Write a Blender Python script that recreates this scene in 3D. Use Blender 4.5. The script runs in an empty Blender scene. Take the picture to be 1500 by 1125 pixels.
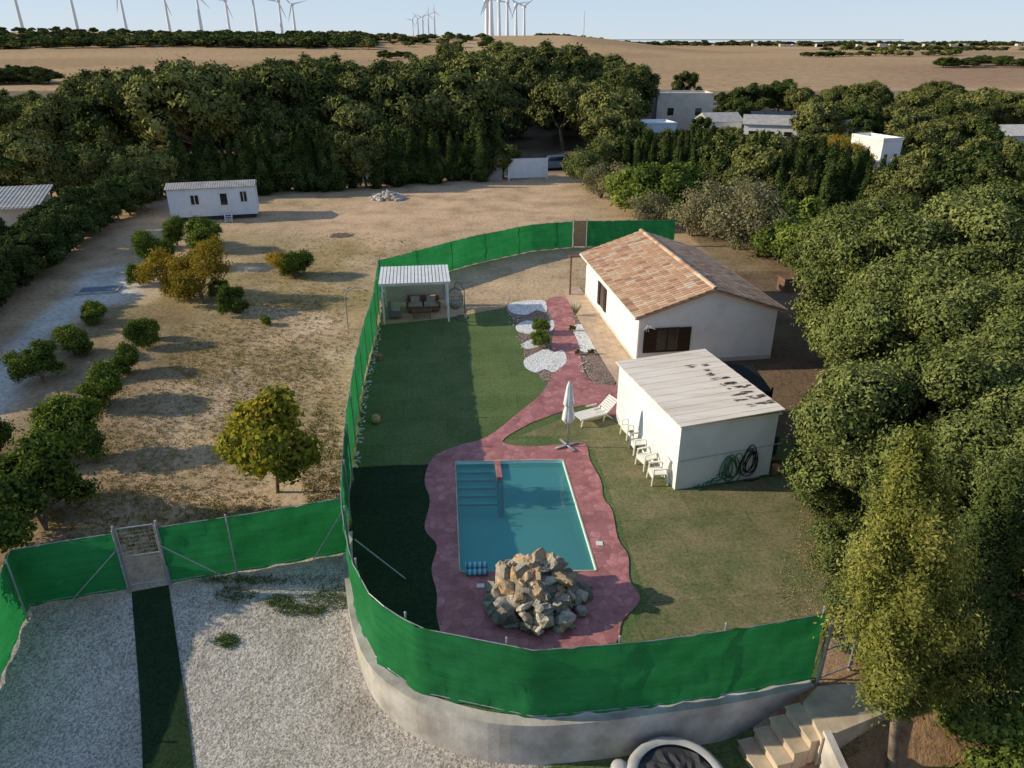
import bpy, math, random
import numpy as np
from mathutils import Vector, Matrix, geometry
random.seed(7); R=np.random.default_rng(7)
S=bpy.context.scene
# ------------------------------------------------------------ ground height, and image pixels back-projected through the camera onto it
TH=math.radians(25.1); F=1071.0; H=14.0
sT,cT=math.sin(TH),math.cos(TH)
def ss(a,b,x):
    t=np.clip((np.asarray(x,dtype=float)-a)/(b-a),0,1); return t*t*(3-2*t)
def hgt(x,y):
    x=np.asarray(x,dtype=float); y=np.asarray(y,dtype=float)
    z=3*ss(88,190,y)+3*ss(190,420,y)
    z=z+12.5*ss(430,740,y)*(1-.95*ss(10,160,x-0.04*y))+1.2*np.sin(x*.012+1)*np.sin(y*.009)*ss(200,500,y)
    z=z+3.5*np.exp(-((x+430)/90)**2)*ss(600,740,y)+3*np.exp(-((x+180)/60)**2)*ss(640,740,y)
    dl=1-ss(12.0,18,y); dr=1-ss(10.3,12.6,y); w=ss(5,7.5,x)
    return z-1.25*(dl*(1-w)+dr*w)
def P(u,v,z=0.0):  # image pixel u,v cast through the camera to height z
    dx=(u-750)/F; dy=(562.5-v)/F
    t=(H-z)/(sT-dy*cT)
    return (dx*t, t*(cT+dy*sT))
def G(u,v):
    z=0.0
    for i in range(12):
        x,y=P(u,v,z); z=.5*z+.5*float(hgt(x,y))
    return (x,y)
def G3(u,v,dz=0):
    x,y=G(u,v); return Vector((x,y,float(hgt(x,y))+dz))
def proj(x,y,z):
    d=y*cT+(H-z)*sT; up=y*sT-(H-z)*cT
    return 750+F*x/d, 562.5-F*up/d
def zat(y,v):
    dy=(562.5-v)/F; return H+y*(-sT+dy*cT)/(cT+dy*sT)
def catmull(pts,n=6,closed=False):
    out=[]; N=len(pts)
    rng=range(N) if closed else range(N-1)
    for i in rng:
        g=lambda k: np.array(pts[k%N] if closed else pts[max(0,min(N-1,k))],dtype=float)
        p0,p1,p2,p3=g(i-1),g(i),g(i+1),g(i+2)
        for j in range(n):
            t=j/n
            out.append(tuple(.5*((2*p1)+(p2-p0)*t+(2*p0-5*p1+4*p2-p3)*t*t+(3*p1-p0-3*p2+p3)*t**3)))
    if not closed: out.append(tuple(np.array(pts[-1],dtype=float)))
    return out
def inpoly(X,Y,poly):
    ins=np.zeros(X.shape,bool); n=len(poly); j=n-1
    for i in range(n):
        xi,yi=poly[i]; xj,yj=poly[j]
        c=((yi>Y)!=(yj>Y))&(X<(xj-xi)*(Y-yi)/((yj-yi) if yj!=yi else 1e-9)+xi)
        ins^=c; j=i
    return ins
# ------------------------------------------------------------ materials
def newmat(name):
    m=bpy.data.materials.new(name); m.use_nodes=True
    nt=m.node_tree; b=nt.nodes['Principled BSDF']; return m,nt,b
def N(nt,t,**k):
    n=nt.nodes.new(t)
    for a,b in k.items():
        if a in n.inputs: n.inputs[a].default_value=b
        else: setattr(n,a,b)
    return n
def mixc(nt,fac,a,b,blend='MIX'):
    m=nt.nodes.new('ShaderNodeMix'); m.data_type='RGBA'; m.blend_type=blend
    for s,val in ((0,fac),(6,a),(7,b)):
        if isinstance(val,bpy.types.NodeSocket): nt.links.new(val,m.inputs[s])
        else: m.inputs[s].default_value = val if s==0 else (*val[:3],1)
    return m.outputs[2]
def ramp(nt,src,stops):
    r=nt.nodes.new('ShaderNodeValToRGB'); e=r.color_ramp.elements
    while len(e)<len(stops): e.new(.5)
    for i,(p,c) in enumerate(stops):
        e[i].position=p; e[i].color=(*c,1) if len(c)==3 else c
    nt.links.new(src,r.inputs[0]); return r.outputs[0]
def coord(nt,kind='Object'):
    return nt.nodes.new('ShaderNodeTexCoord').outputs[kind]
def noise(nt,vec,scale,detail=4,rough=.6):
    n=N(nt,'ShaderNodeTexNoise'); n.inputs['Scale'].default_value=scale; n.inputs['Detail'].default_value=detail; n.inputs['Roughness'].default_value=rough
    nt.links.new(vec,n.inputs['Vector']); return n.outputs['Fac']
def bump(nt,b,h,strength=.5,dist=.03):
    bn=nt.nodes.new('ShaderNodeBump'); bn.inputs['Strength'].default_value=strength; bn.inputs['Distance'].default_value=dist
    nt.links.new(h,bn.inputs['Height']); nt.links.new(bn.outputs[0],b.inputs['Normal'])
def simple(name,c1,c2=None,scale=3,rough=.8,bscale=None,bstr=.3,bdist=.02,metal=0,spec=.3,stops=(.35,.65)):
    m,nt,b=newmat(name); co=coord(nt)
    c2=c2 or tuple(x*.75 for x in c1)
    f=noise(nt,co,scale,5)
    nt.links.new(ramp(nt,f,[(stops[0],c2),(stops[1],c1)]),b.inputs['Base Color'])
    b.inputs['Roughness'].default_value=rough; b.inputs['Metallic'].default_value=metal
    b.inputs['Specular IOR Level'].default_value=spec
    if bscale: bump(nt,b,noise(nt,co,bscale,3),bstr,bdist)
    return m
M={}
M['white']=simple('white_render',(.8,.79,.77),(.66,.64,.6),.8,.9,30,.15,stops=(.2,.55))
M['whitepaint']=simple('white_paint',(.8,.8,.8),(.68,.68,.68),2,.6)
M['plastic']=simple('white_plastic',(.82,.8,.74),(.72,.7,.64),4,.4)
M['bluepanel']=simple('pale_panel',(.8,.83,.86),(.7,.74,.79),1.5,.5)
M['concrete']=simple('concrete',(.58,.54,.48),(.33,.3,.26),1.1,.9,12,.3)
M['stone']=simple('sandstone_slab',(.62,.5,.36),(.42,.33,.23),1.8,.9,6,.4)
M['wood']=simple('dark_wood',(.05,.025,.015),(.03,.015,.01),6,.6)
M['brownwood']=simple('brown_wood',(.22,.12,.07),(.12,.07,.04),6,.7)
M['rot']=simple('weathered_underlay',(.2,.14,.1),(.08,.055,.04),7,.9)
M['black']=simple('black_net',(.012,.013,.014),(.007,.008,.008),3,.8)
M['darkgrey']=simple('dark_grey',(.06,.06,.065),(.04,.04,.045),3,.6)
M['midgrey']=simple('grey_wicker',(.2,.19,.18),(.13,.125,.12),9,.8)
M['ash']=simple('scorched_soil',(.16,.125,.095),(.09,.07,.055),3,1)
M['grey']=simple('grey_pvc',(.46,.46,.45),(.36,.36,.36),3,.45)
M['metal']=simple('galvanised',(.42,.43,.44),(.3,.3,.31),8,.45,metal=.4)
M['glass']=simple('window_glass',(.02,.025,.03),(.015,.018,.02),2,.08,spec=.8)
M['bark']=simple('bark',(.26,.2,.14),(.12,.09,.06),5,.95,20,.6)
M['greenhose']=simple('green_hose',(.03,.15,.06),(.02,.1,.05),5,.4)
M['agave']=simple('agave_leaf',(.2,.3,.14),(.12,.2,.08),5,.5)
M['blackhose']=simple('black_hose',(.012,.012,.014),None,5,.4)
M['terracotta']=simple('terracotta',(.42,.2,.12),(.3,.14,.08),5,.8)
M['straw']=simple('wicker',(.5,.34,.17),(.35,.22,.1),12,.8)
M['bluecloth']=simple('faded_blue_cloth',(.16,.22,.28),(.12,.17,.22),4,.9)
M['cushion']=simple('cushion',(.5,.45,.38),(.35,.3,.25),5,.9)
M['carpaint']=simple('blue_car_paint',(.14,.2,.3),(.12,.17,.25),2,.25,spec=.6)
M['tyre']=simple('tyre',(.02,.02,.02),None,5,.8)
M['greyroof']=simple('grey_sheet_roof',(.46,.44,.41),(.32,.31,.3),1.5,.7)
M['rubble']=simple('rubble',(.66,.62,.56),(.45,.41,.35),3,.95,10,.6)
M['pooltile']=simple('pool_paint',(.6,.86,.83),(.52,.8,.77),1.5,.6)
M['turbine']=simple('turbine_white',(.82,.84,.86),(.78,.8,.82),.1,.5)
M['haybuild']=simple('beige_render',(.6,.55,.48),(.5,.45,.38),.6,.9)
def paving():
    m,nt,b=newmat('tiled_walk'); co=coord(nt)
    br=nt.nodes.new('ShaderNodeTexBrick'); br.offset=0
    for k,vv in (('Scale',3.0),('Mortar Size',.02),('Brick Width',1.0),('Row Height',1.0)): br.inputs[k].default_value=vv
    br.inputs['Color1'].default_value=(.62,.46,.32,1); br.inputs['Color2'].default_value=(.52,.37,.25,1); br.inputs['Mortar'].default_value=(.34,.29,.25,1)
    nt.links.new(co,br.inputs['Vector'])
    nt.links.new(mixc(nt,.5,br.outputs['Color'],ramp(nt,noise(nt,co,2.5,5),[(.3,(.6,.6,.6)),(.7,(1.2,1.15,1.1))]),'MULTIPLY'),b.inputs['Base Color'])
    b.inputs['Roughness'].default_value=.75; return m
M['walk']=paving()
def redcrete():
    m,nt,b=newmat('stamped_red_concrete'); co=coord(nt)
    nz=N(nt,'ShaderNodeTexNoise'); nz.inputs['Scale'].default_value=1.4; nt.links.new(co,nz.inputs['Vector'])
    add=N(nt,'ShaderNodeMix'); add.data_type='RGBA'; add.inputs[0].default_value=.18
    nt.links.new(co,add.inputs[6]); nt.links.new(nz.outputs['Color'],add.inputs[7])
    vo=N(nt,'ShaderNodeTexVoronoi'); vo.feature='DISTANCE_TO_EDGE'; vo.inputs['Scale'].default_value=4.2; nt.links.new(add.outputs[2],vo.inputs['Vector'])
    vc=N(nt,'ShaderNodeTexVoronoi'); vc.inputs['Scale'].default_value=4.2; nt.links.new(add.outputs[2],vc.inputs['Vector'])
    bw=N(nt,'ShaderNodeRGBToBW'); nt.links.new(vc.outputs['Color'],bw.inputs[0])
    base=ramp(nt,bw.outputs[0],[(.2,(.34,.125,.12)),(.8,(.48,.19,.185))])
    base=mixc(nt,1.0,base,ramp(nt,noise(nt,co,1.1,7,.7),[(.3,(.62,.6,.6)),(.5,(1,1,1)),(.72,(1.3,1.5,1.5))]),'MULTIPLY')
    line=ramp(nt,vo.outputs['Distance'],[(0,(1,1,1)),(.05,(0,0,0))])
    fin=mixc(nt,line,base,(.23,.1,.1))
    nt.links.new(fin,b.inputs['Base Color']); b.inputs['Roughness'].default_value=.7
    bump(nt,b,vo.outputs['Distance'],.3,.03); return m
M['red']=redcrete()
def turf(name,a,c,brown=None,seam=True):
    m,nt,b=newmat(name); co=coord(nt)
    col=ramp(nt,noise(nt,co,.7,7,.65),[(.3,a),(.7,c)])
    if brown: col=mixc(nt,ramp(nt,noise(nt,co,.5,7,.75),[(.42,(0,0,0)),(.64,(1,1,1))]),col,brown)
    col=mixc(nt,1.0,col,ramp(nt,noise(nt,co,11,5,.85),[(.32,(.45,.46,.45)),(.5,(1,1,1)),(.7,(1.6,1.55,1.45))]),'MULTIPLY')
    if seam:
        br=nt.nodes.new('ShaderNodeTexBrick'); br.offset=.37
        for k,vv in (('Scale',.5),('Mortar Size',.007),('Mortar Smooth',.6),('Brick Width',2.4),('Row Height',.95)): br.inputs[k].default_value=vv
        br.inputs['Color1'].default_value=(1,1,1,1); br.inputs['Color2'].default_value=(.82,.84,.82,1); br.inputs['Mortar'].default_value=(.5,.5,.5,1)
        mp=N(nt,'ShaderNodeMapping'); mp.inputs['Rotation'].default_value=(0,0,-.1); nt.links.new(co,mp.inputs[0]); nt.links.new(mp.outputs[0],br.inputs['Vector'])
        col=mixc(nt,.9,col,br.outputs['Color'],'MULTIPLY')
    nt.links.new(col,b.inputs['Base Color']); b.inputs['Roughness'].default_value=.95; b.inputs['Specular IOR Level'].default_value=.1
    bump(nt,b,noise(nt,co,40,2),.8,.03); return m
M['turf']=turf('artificial_turf_fibre',(.095,.145,.052),(.15,.195,.075))
M['turf2']=turf('worn_turf_fibre',(.13,.155,.065),(.19,.195,.09),(.29,.235,.135))
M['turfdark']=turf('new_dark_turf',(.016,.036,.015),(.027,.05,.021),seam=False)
def pebbles(name,cols,scale):
    m,nt,b=newmat(name); co=coord(nt)
    vo=N(nt,'ShaderNodeTexVoronoi'); vo.inputs['Scale'].default_value=scale; nt.links.new(co,vo.inputs['Vector'])
    bw=N(nt,'ShaderNodeRGBToBW'); nt.links.new(vo.outputs['Color'],bw.inputs[0])
    nt.links.new(ramp(nt,bw.outputs[0],[(.15,cols[0]),(.5,cols[1]),(.85,cols[2])]),b.inputs['Base Color'])
    b.inputs['Roughness'].default_value=.9; bump(nt,b,vo.outputs['Distance'],.8,.04); return m
M['wpeb']=pebbles('white_pebbles',[(.5,.49,.47),(.75,.74,.72),(.85,.85,.83)],14)
M['mulch']=pebbles('bark_mulch',[(.1,.07,.055),(.22,.15,.125),(.36,.27,.22)],16)
def rockmat():
    m,nt,b=newmat('fountain_rock_stone'); co=coord(nt)
    at=N(nt,'ShaderNodeAttribute'); at.attribute_name='tint'
    base=ramp(nt,at.outputs['Fac'],[(0,(.22,.2,.17)),(.3,(.42,.38,.31)),(.55,(.58,.4,.24)),(.8,(.38,.35,.3)),(1,(.66,.58,.47))])
    base=mixc(nt,1.0,base,ramp(nt,noise(nt,co,5,7,.7),[(.3,(.5,.5,.46)),(.65,(1.15,1.12,1.1))]),'MULTIPLY')
    nt.links.new(base,b.inputs['Base Color']); b.inputs['Roughness'].default_value=.9; bump(nt,b,noise(nt,co,9,5),.9,.08); return m
M['rock']=rockmat()
def tilemat():
    m,nt,b=newmat('clay_roof_tile'); co=coord(nt)
    at=N(nt,'ShaderNodeAttribute'); at.attribute_name='tint'
    base=ramp(nt,at.outputs['Fac'],[(0,(.33,.18,.13)),(.3,(.5,.28,.17)),(.6,(.6,.38,.24)),(.85,(.64,.46,.3)),(1,(.68,.54,.4))])
    base=mixc(nt,1.0,base,ramp(nt,noise(nt,co,3,6,.7),[(.3,(.75,.73,.7)),(.7,(1.1,1.1,1.1))]),'MULTIPLY')
    nt.links.new(base,b.inputs['Base Color']); b.inputs['Roughness'].default_value=.85; return m
M['tile']=tilemat()
def shedroof():
    m,nt,b=newmat('weathered_white_sheet'); co=coord(nt)
    mp=N(nt,'ShaderNodeMapping'); mp.inputs['Scale'].default_value=(.6,3,1); mp.inputs['Rotation'].default_value=(0,0,-.26); nt.links.new(co,mp.inputs[0])
    f=noise(nt,mp.outputs[0],.9,7,.6)
    c=ramp(nt,f,[(.3,(.64,.55,.45)),(.6,(.8,.72,.62))])
    nt.links.new(c,b.inputs['Base Color']); b.inputs['Roughness'].default_value=.8; return m
M['shedroof']=shedroof()
def leafmat(name,stops,transl=.25,vary=.25):
    m,nt,b=newmat(name)
    at=N(nt,'ShaderNodeAttribute'); at.attribute_name='tint'
    c=ramp(nt,at.outputs['Fac'],stops)
    oi=N(nt,'ShaderNodeObjectInfo')
    c=mixc(nt,1.0,c,ramp(nt,oi.outputs['Random'],[(0,(1-vary,1-vary*.9,1-vary)),(1,(1+vary,1+vary*.8,1+vary*.4))]),'MULTIPLY')
    out=nt.nodes['Material Output']; nt.nodes.remove(b)
    d=N(nt,'ShaderNodeBsdfDiffuse'); nt.links.new(c,d.inputs[0])
    if transl<=0: nt.links.new(d.outputs[0],out.inputs[0]); return m
    tr=N(nt,'ShaderNodeBsdfTranslucent')
    nt.links.new(mixc(nt,1.0,c,(1.1,1.25,.6),'MULTIPLY'),tr.inputs[0])
    mx=N(nt,'ShaderNodeMixShader'); mx.inputs[0].default_value=transl
    nt.links.new(d.outputs[0],mx.inputs[1]); nt.links.new(tr.outputs[0],mx.inputs[2]); nt.links.new(mx.outputs[0],out.inputs[0]); return m
M['olive']=leafmat('olive_leaf',[(0,(.045,.062,.018)),(.5,(.13,.158,.05)),(1,(.26,.285,.11))],0)
M['olivefar']=leafmat('olive_foliage',[(0,(.048,.062,.02)),(.5,(.135,.15,.05)),(1,(.26,.26,.1))],0,.38)
M['darkleaf']=leafmat('dark_foliage',[(0,(.024,.04,.013)),(.5,(.065,.09,.028)),(1,(.14,.16,.052))],0)
M['yconifer']=leafmat('yellow_conifer_leaf',[(0,(.06,.08,.02)),(.5,(.2,.21,.05)),(1,(.42,.37,.11))],.2)
M['walnut']=leafmat('autumn_leaf',[(0,(.09,.11,.02)),(.5,(.27,.26,.04)),(.8,(.4,.32,.05)),(1,(.48,.28,.07))],.35)
M['citrus']=leafmat('citrus_leaf',[(0,(.035,.06,.016)),(.5,(.1,.14,.03)),(1,(.23,.27,.06))],.2)
M['citrusy']=leafmat('yellowing_leaf',[(0,(.09,.09,.02)),(.5,(.3,.22,.04)),(1,(.5,.28,.06))],.3)
M['bright']=leafmat('bright_leaf',[(0,(.055,.085,.02)),(.5,(.15,.2,.045)),(1,(.3,.34,.09))],.25)
M['greyleaf']=leafmat('grey_leaf',[(0,(.1,.1,.055)),(.5,(.21,.2,.115)),(1,(.36,.33,.21))],.2)
M['straws']=leafmat('straw_blade',[(0,(.2,.16,.07)),(.5,(.4,.31,.15)),(1,(.54,.43,.24))],0)
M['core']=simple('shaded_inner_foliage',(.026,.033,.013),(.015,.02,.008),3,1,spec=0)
def fencemat():
    m,nt,b=newmat('green_shade_net'); co=coord(nt)
    c=ramp(nt,noise(nt,co,.9,5,.6),[(.3,(.016,.2,.05)),(.7,(.032,.285,.085))])
    mp=N(nt,'ShaderNodeMapping'); mp.inputs['Scale'].default_value=(.25,.25,4); nt.links.new(co,mp.inputs[0])
    c=mixc(nt,1.0,c,ramp(nt,noise(nt,mp.outputs[0],1.5,4,.7),[(.35,(.86,.88,.86)),(.65,(1.14,1.1,1.14))]),'MULTIPLY')
    c=mixc(nt,1.0,c,ramp(nt,noise(nt,co,60,2),[(.35,(.75,.75,.75)),(.65,(1.2,1.2,1.2))]),'MULTIPLY')
    nt.links.new(c,b.inputs['Base Color']); b.inputs['Roughness'].default_value=.65; b.inputs['Specular IOR Level'].default_value=.25
    tr=N(nt,'ShaderNodeBsdfTranslucent'); nt.links.new(c,tr.inputs[0])
    m1=N(nt,'ShaderNodeMixShader'); m1.inputs[0].default_value=.42
    nt.links.new(b.outputs[0],m1.inputs[1]); nt.links.new(tr.outputs[0],m1.inputs[2])
    nt.links.new(m1.outputs[0],nt.nodes['Material Output'].inputs[0]); return m
M['net']=fencemat()
def watermat():
    m,nt,b=newmat('pool_water'); co=coord(nt)
    nt.nodes.remove(b)
    tp=N(nt,'ShaderNodeBsdfTransparent'); tp.inputs[0].default_value=(.45,.86,.82,1)
    df=N(nt,'ShaderNodeBsdfDiffuse'); df.inputs[0].default_value=(.14,.46,.43,1)
    gl=N(nt,'ShaderNodeBsdfGlossy'); gl.inputs['Roughness'].default_value=.03
    fr=N(nt,'ShaderNodeFresnel'); fr.inputs[0].default_value=1.33
    bn=N(nt,'ShaderNodeBump'); bn.inputs['Strength'].default_value=.15; bn.inputs['Distance'].default_value=.02
    nt.links.new(noise(nt,co,4,3),bn.inputs['Height']); nt.links.new(bn.outputs[0],fr.inputs['Normal']); nt.links.new(bn.outputs[0],gl.inputs['Normal'])
    m0=N(nt,'ShaderNodeMixShader'); m0.inputs[0].default_value=.35; nt.links.new(tp.outputs[0],m0.inputs[1]); nt.links.new(df.outputs[0],m0.inputs[2])
    mx=N(nt,'ShaderNodeMixShader'); nt.links.new(fr.outputs[0],mx.inputs[0]); nt.links.new(m0.outputs[0],mx.inputs[1]); nt.links.new(gl.outputs[0],mx.inputs[2])
    nt.links.new(mx.outputs[0],nt.nodes['Material Output'].inputs[0]); return m
M['water']=watermat()
def stripe():
    m,nt,b=newmat('striped_towel'); co=coord(nt)
    w=N(nt,'ShaderNodeTexWave'); w.inputs['Scale'].default_value=2.2; nt.links.new(co,w.inputs[0])
    nt.links.new(ramp(nt,w.outputs['Fac'],[(.35,(.02,.3,.5)),(.6,(.4,.62,.66))]),b.inputs['Base Color']); b.inputs['Roughness'].default_value=.9; return m
M['towel']=stripe()
# ------------------------------------------------------------ mesh builder
def empty(name,loc=(0,0,0)):
    e=bpy.data.objects.new(name,None); e.location=loc; S.collection.objects.link(e); return e
class MB:
    def __init__(s): s.v=[]; s.f=[]; s.m=[]; s.t=[]
    def add(s,vs,fs,mat=0,tint=.5):
        o=len(s.v); s.v+= [tuple(p) for p in vs]
        for f in fs: s.f.append([i+o for i in f]); s.m.append(mat); s.t.append(tint)
    def box(s,c,d,mat=0,rot=0,M4=None,tint=.5):
        x,y,z=d[0]/2,d[1]/2,d[2]/2
        vs=[Vector((a*x,b*y,cc*z)) for cc in(-1,1) for b in(-1,1) for a in(-1,1)]
        Mx=M4 if M4 is not None else Matrix.Rotation(rot,4,'Z')
        vs=[Mx@p+Vector(c) for p in vs]
        s.add(vs,[(0,2,3,1),(4,5,7,6),(0,1,5,4),(2,6,7,3),(0,4,6,2),(1,3,7,5)],mat,tint)
    def cyl(s,p0,p1,r0,r1=None,seg=8,mat=0,caps=True,tint=.5):
        r1=r0 if r1 is None else r1
        p0,p1=Vector(p0),Vector(p1); d=(p1-p0).normalized(); a=d.orthogonal().normalized(); b=d.cross(a)
        vs=[]
        for p,r in((p0,r0),(p1,r1)):
            for i in range(seg):
                t=2*math.pi*i/seg; vs.append(p+a*(r*math.cos(t))+b*(r*math.sin(t)))
        fs=[(i,(i+1)%seg,seg+(i+1)%seg,seg+i) for i in range(seg)]
        if caps: fs+=[tuple(range(seg))[::-1],tuple(range(seg,2*seg))]
        s.add(vs,fs,mat,tint)
    def tube(s,pts,r,seg=6,mat=0):
        for a,b in zip(pts[:-1],pts[1:]): s.cyl(a,b,r,r,seg,mat,True)
    def prism(s,poly,z0,z1,mat=0,side=None,zf=None):
        n=len(poly); side=mat if side is None else side
        tri=geometry.tessellate_polygon([[Vector((p[0],p[1],0)) for p in poly]])
        top=[(p[0],p[1],z1) for p in poly]
        fs=[]
        for t in tri:
            a,b,c=[Vector(top[i]) for i in t]
            fs.append(t if (b-a).cross(c-a).z>0 else t[::-1])
        s.add(top,fs,mat)
        area=sum(poly[i][0]*poly[(i+1)%n][1]-poly[(i+1)%n][0]*poly[i][1] for i in range(n))
        vs=top+[(p[0],p[1],z0) for p in poly]
        fs=[(i,n+i,n+(i+1)%n,(i+1)%n) if area>0 else (i,(i+1)%n,n+(i+1)%n,n+i) for i in range(n)]
        s.add(vs,fs,side)
    def blob(s,c,r,k=1,mat=0,jit=.1,tint=.5,rng=random,squash=(1,1,1),rot=None):
        vs,fs=CUBES[k]
        out=[]
        q=rot or Matrix.Identity(3)
        for p in vs:
            j=1+rng.uniform(-jit,jit)
            w=q@Vector((p[0]*squash[0]*r*j,p[1]*squash[1]*r*j,p[2]*squash[2]*r*j)); out.append(w+Vector(c))
        s.add(out,fs,mat,tint)
    def obj(s,name,mats,parent=None,smooth=False,matrix=None):
        me=bpy.data.meshes.new(name); me.from_pydata(s.v,[],s.f)
        for m in mats: me.materials.append(M[m] if isinstance(m,str) else m)
        me.polygons.foreach_set('material_index',s.m)
        a=me.attributes.new('tint','FLOAT','FACE'); a.data.foreach_set('value',s.t)
        if smooth: me.polygons.foreach_set('use_smooth',[True]*len(s.f))
        me.update(); o=bpy.data.objects.new(name,me); S.collection.objects.link(o)
        if parent: o.parent=parent
        if matrix is not None: o.matrix_world=matrix
        return o
def cubesphere(k):
    vs=[];idx={};fs=[]
    def vid(p):
        key=tuple(round(c,5) for c in p)
        if key not in idx: idx[key]=len(vs); q=Vector(p).normalized(); vs.append(tuple(q))
        return idx[key]
    n=k+1
    for ax in range(3):
        for sg in(-1,1):
            for i in range(n):
                for j in range(n):
                    q=[]
                    for a,b in((i,j),(i+1,j),(i+1,j+1),(i,j+1)):
                        p=[0,0,0]; p[ax]=sg; p[(ax+1)%3]=-1+2*a/n; p[(ax+2)%3]=-1+2*b/n; q.append(vid(p))
                    fs.append(tuple(q) if sg>0 else tuple(q[::-1]))
    return vs,fs
CUBES={0:cubesphere(0),1:cubesphere(1),2:cubesphere(2),4:cubesphere(5)}
def sheet(name,poly,mat,z,hole=None,parent=None):
    loops=[[Vector((p[0],p[1],0)) for p in poly]]
    allp=list(poly)
    if hole: loops.append([Vector((p[0],p[1],0)) for p in hole]); allp+=list(hole)
    tri=geometry.tessellate_polygon(loops); mb=MB(); fs=[]
    for t in tri:
        a,b,c=[Vector((allp[i][0],allp[i][1],0)) for i in t]
        fs.append(t if (b-a).cross(c-a).z>0 else t[::-1])
    mb.add([(p[0],p[1],z) for p in allp],fs); return mb.obj(name,[mat],parent)
# ------------------------------------------------------------ foliage
def quadmesh(name,V,Q,mat_idx,tint,mats):
    me=bpy.data.meshes.new(name)
    me.vertices.add(len(V)); me.vertices.foreach_set('co',np.asarray(V,dtype=np.float32).ravel())
    me.loops.add(Q.size); me.loops.foreach_set('vertex_index',Q.astype(np.int32).ravel())
    me.polygons.add(len(Q)); me.polygons.foreach_set('loop_start',(np.arange(len(Q))*4).astype(np.int32))
    me.polygons.foreach_set('material_index',mat_idx.astype(np.int32))
    for m in mats: me.materials.append(M[m])
    a=me.attributes.new('tint','FLOAT','FACE'); a.data.foreach_set('value',tint.astype(np.float32))
    me.update(calc_edges=True); return me
def leaves(cent,nrm,size,asp=.45,rng=R):
    n=len(cent)
    nrm=nrm/np.linalg.norm(nrm,axis=1,keepdims=True)
    t=rng.normal(size=(n,3)); t-=nrm*np.sum(t*nrm,axis=1,keepdims=True); t/=np.linalg.norm(t,axis=1,keepdims=True)
    b=np.cross(nrm,t); L=size*rng.uniform(.6,1.3,(n,1))
    V=np.stack([cent-t*L,cent+b*L*asp,cent+t*L,cent-b*L*asp],axis=1).reshape(-1,3)
    return V,np.arange(4*n).reshape(n,4)
def rdir(n,rng): 
    d=rng.normal(size=(n,3)); return d/np.linalg.norm(d,axis=1,keepdims=True)
def tree_mesh(name,seed,Ht,Rc,zc,Rz,nb,nleaf,ls,leafm,trunk=.2,br=(.22,.36),low=-.5,cl=12,asp=.45,core=True,shell=(.5,.85),stems=1,twigspread=.14,limbs=7,nrnd=.42,stray=.06):
    rng=np.random.default_rng(seed); rr=random.Random(seed)
    C=np.array([0,0,zc]); bl=[]
    sc=np.array([rng.uniform(.85,1.1),rng.uniform(.85,1.1),1])
    while len(bl)<nb:
        d=rdir(1,rng)[0]
        if d[2]<low: continue
        k=rng.uniform(*shell)*(1+.14*math.sin(d[0]*5+seed)*math.cos(d[1]*4+seed*2)); c=C+d*np.array([Rc,Rc,Rz])*k*sc
        r=Rc*rng.uniform(*br); 
        if c[2]-r*.8<.15: c[2]=r*.8+.15
        bl.append((*c,r))
    bl=np.array(bl)
    w=bl[:,3]**2; w/=w.sum()
    nt=nleaf//cl
    bi=rng.choice(nb,nt,p=w); d=rdir(nt,rng); out=(bl[bi,:3]-C); out/=np.linalg.norm(out,axis=1,keepdims=True)+1e-6
    d=d+out*.5+np.array([0,0,.15]); d/=np.linalg.norm(d,axis=1,keepdims=True)
    rad=bl[bi,3]*(1+.2*np.sin(d[:,0]*8+bi)*np.cos(d[:,1]*7+bi*2+d[:,2]*5))*rng.uniform(.8,1.06,nt)
    st=rng.random(nt)<stray; rad=np.where(st,rad*rng.uniform(1.1,1.35,nt),rad)
    tc=bl[bi,:3]+d*rad[:,None]*np.array([1,1,.88])
    ttint=rng.normal(.5,.13,nt)+(rng.random(nb)-.5)[bi]*.3
    li=np.repeat(np.arange(nt),cl)
    sp=Rc*twigspread*.5
    cent=tc[li]+rng.normal(size=(len(li),3))*sp*np.array([1,1,.7])
    nr=d[li]+rng.normal(size=(len(li),3))*nrnd
    V,Q=leaves(cent,nr,ls,asp,rng)
    tint=np.clip(ttint[li]+rng.normal(0,.13,len(li)),0,1)
    mb=MB()
    if core:
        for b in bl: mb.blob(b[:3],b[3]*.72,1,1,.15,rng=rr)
    for s_ in range(stems):
        a=rr.uniform(0,6.28); base=Vector((math.cos(a),math.sin(a),0))*(0 if stems==1 else trunk*1.2)
        k=Vector((rr.uniform(-.15,.15)*Rc,rr.uniform(-.15,.15)*Rc,max(.25,zc-Rz*.7)))
        mb.cyl(base+Vector((0,0,-.3)),k,trunk,trunk*.7,8,0,False)
        for i in rr.sample(range(nb),min(nb,limbs)):
            e=Vector(bl[i][:3]); mid=k.lerp(e,.5)+Vector((0,0,-.08*Rc))
            mb.cyl(k,mid,trunk*.5,trunk*.3,6,0,False); mb.cyl(mid,e,trunk*.3,trunk*.08,6,0,False)
    tv=np.array(mb.v); tq=np.array(mb.f)
    Vall=np.vstack([tv,V]); Qall=np.vstack([tq,Q+len(tv)])
    mi=np.concatenate([np.array(mb.m),np.full(len(Q),2)]); ti=np.concatenate([np.full(len(tq),.5),tint])
    return quadmesh(name,Vall,Qall,mi,ti,['bark','core',leafm])
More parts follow.
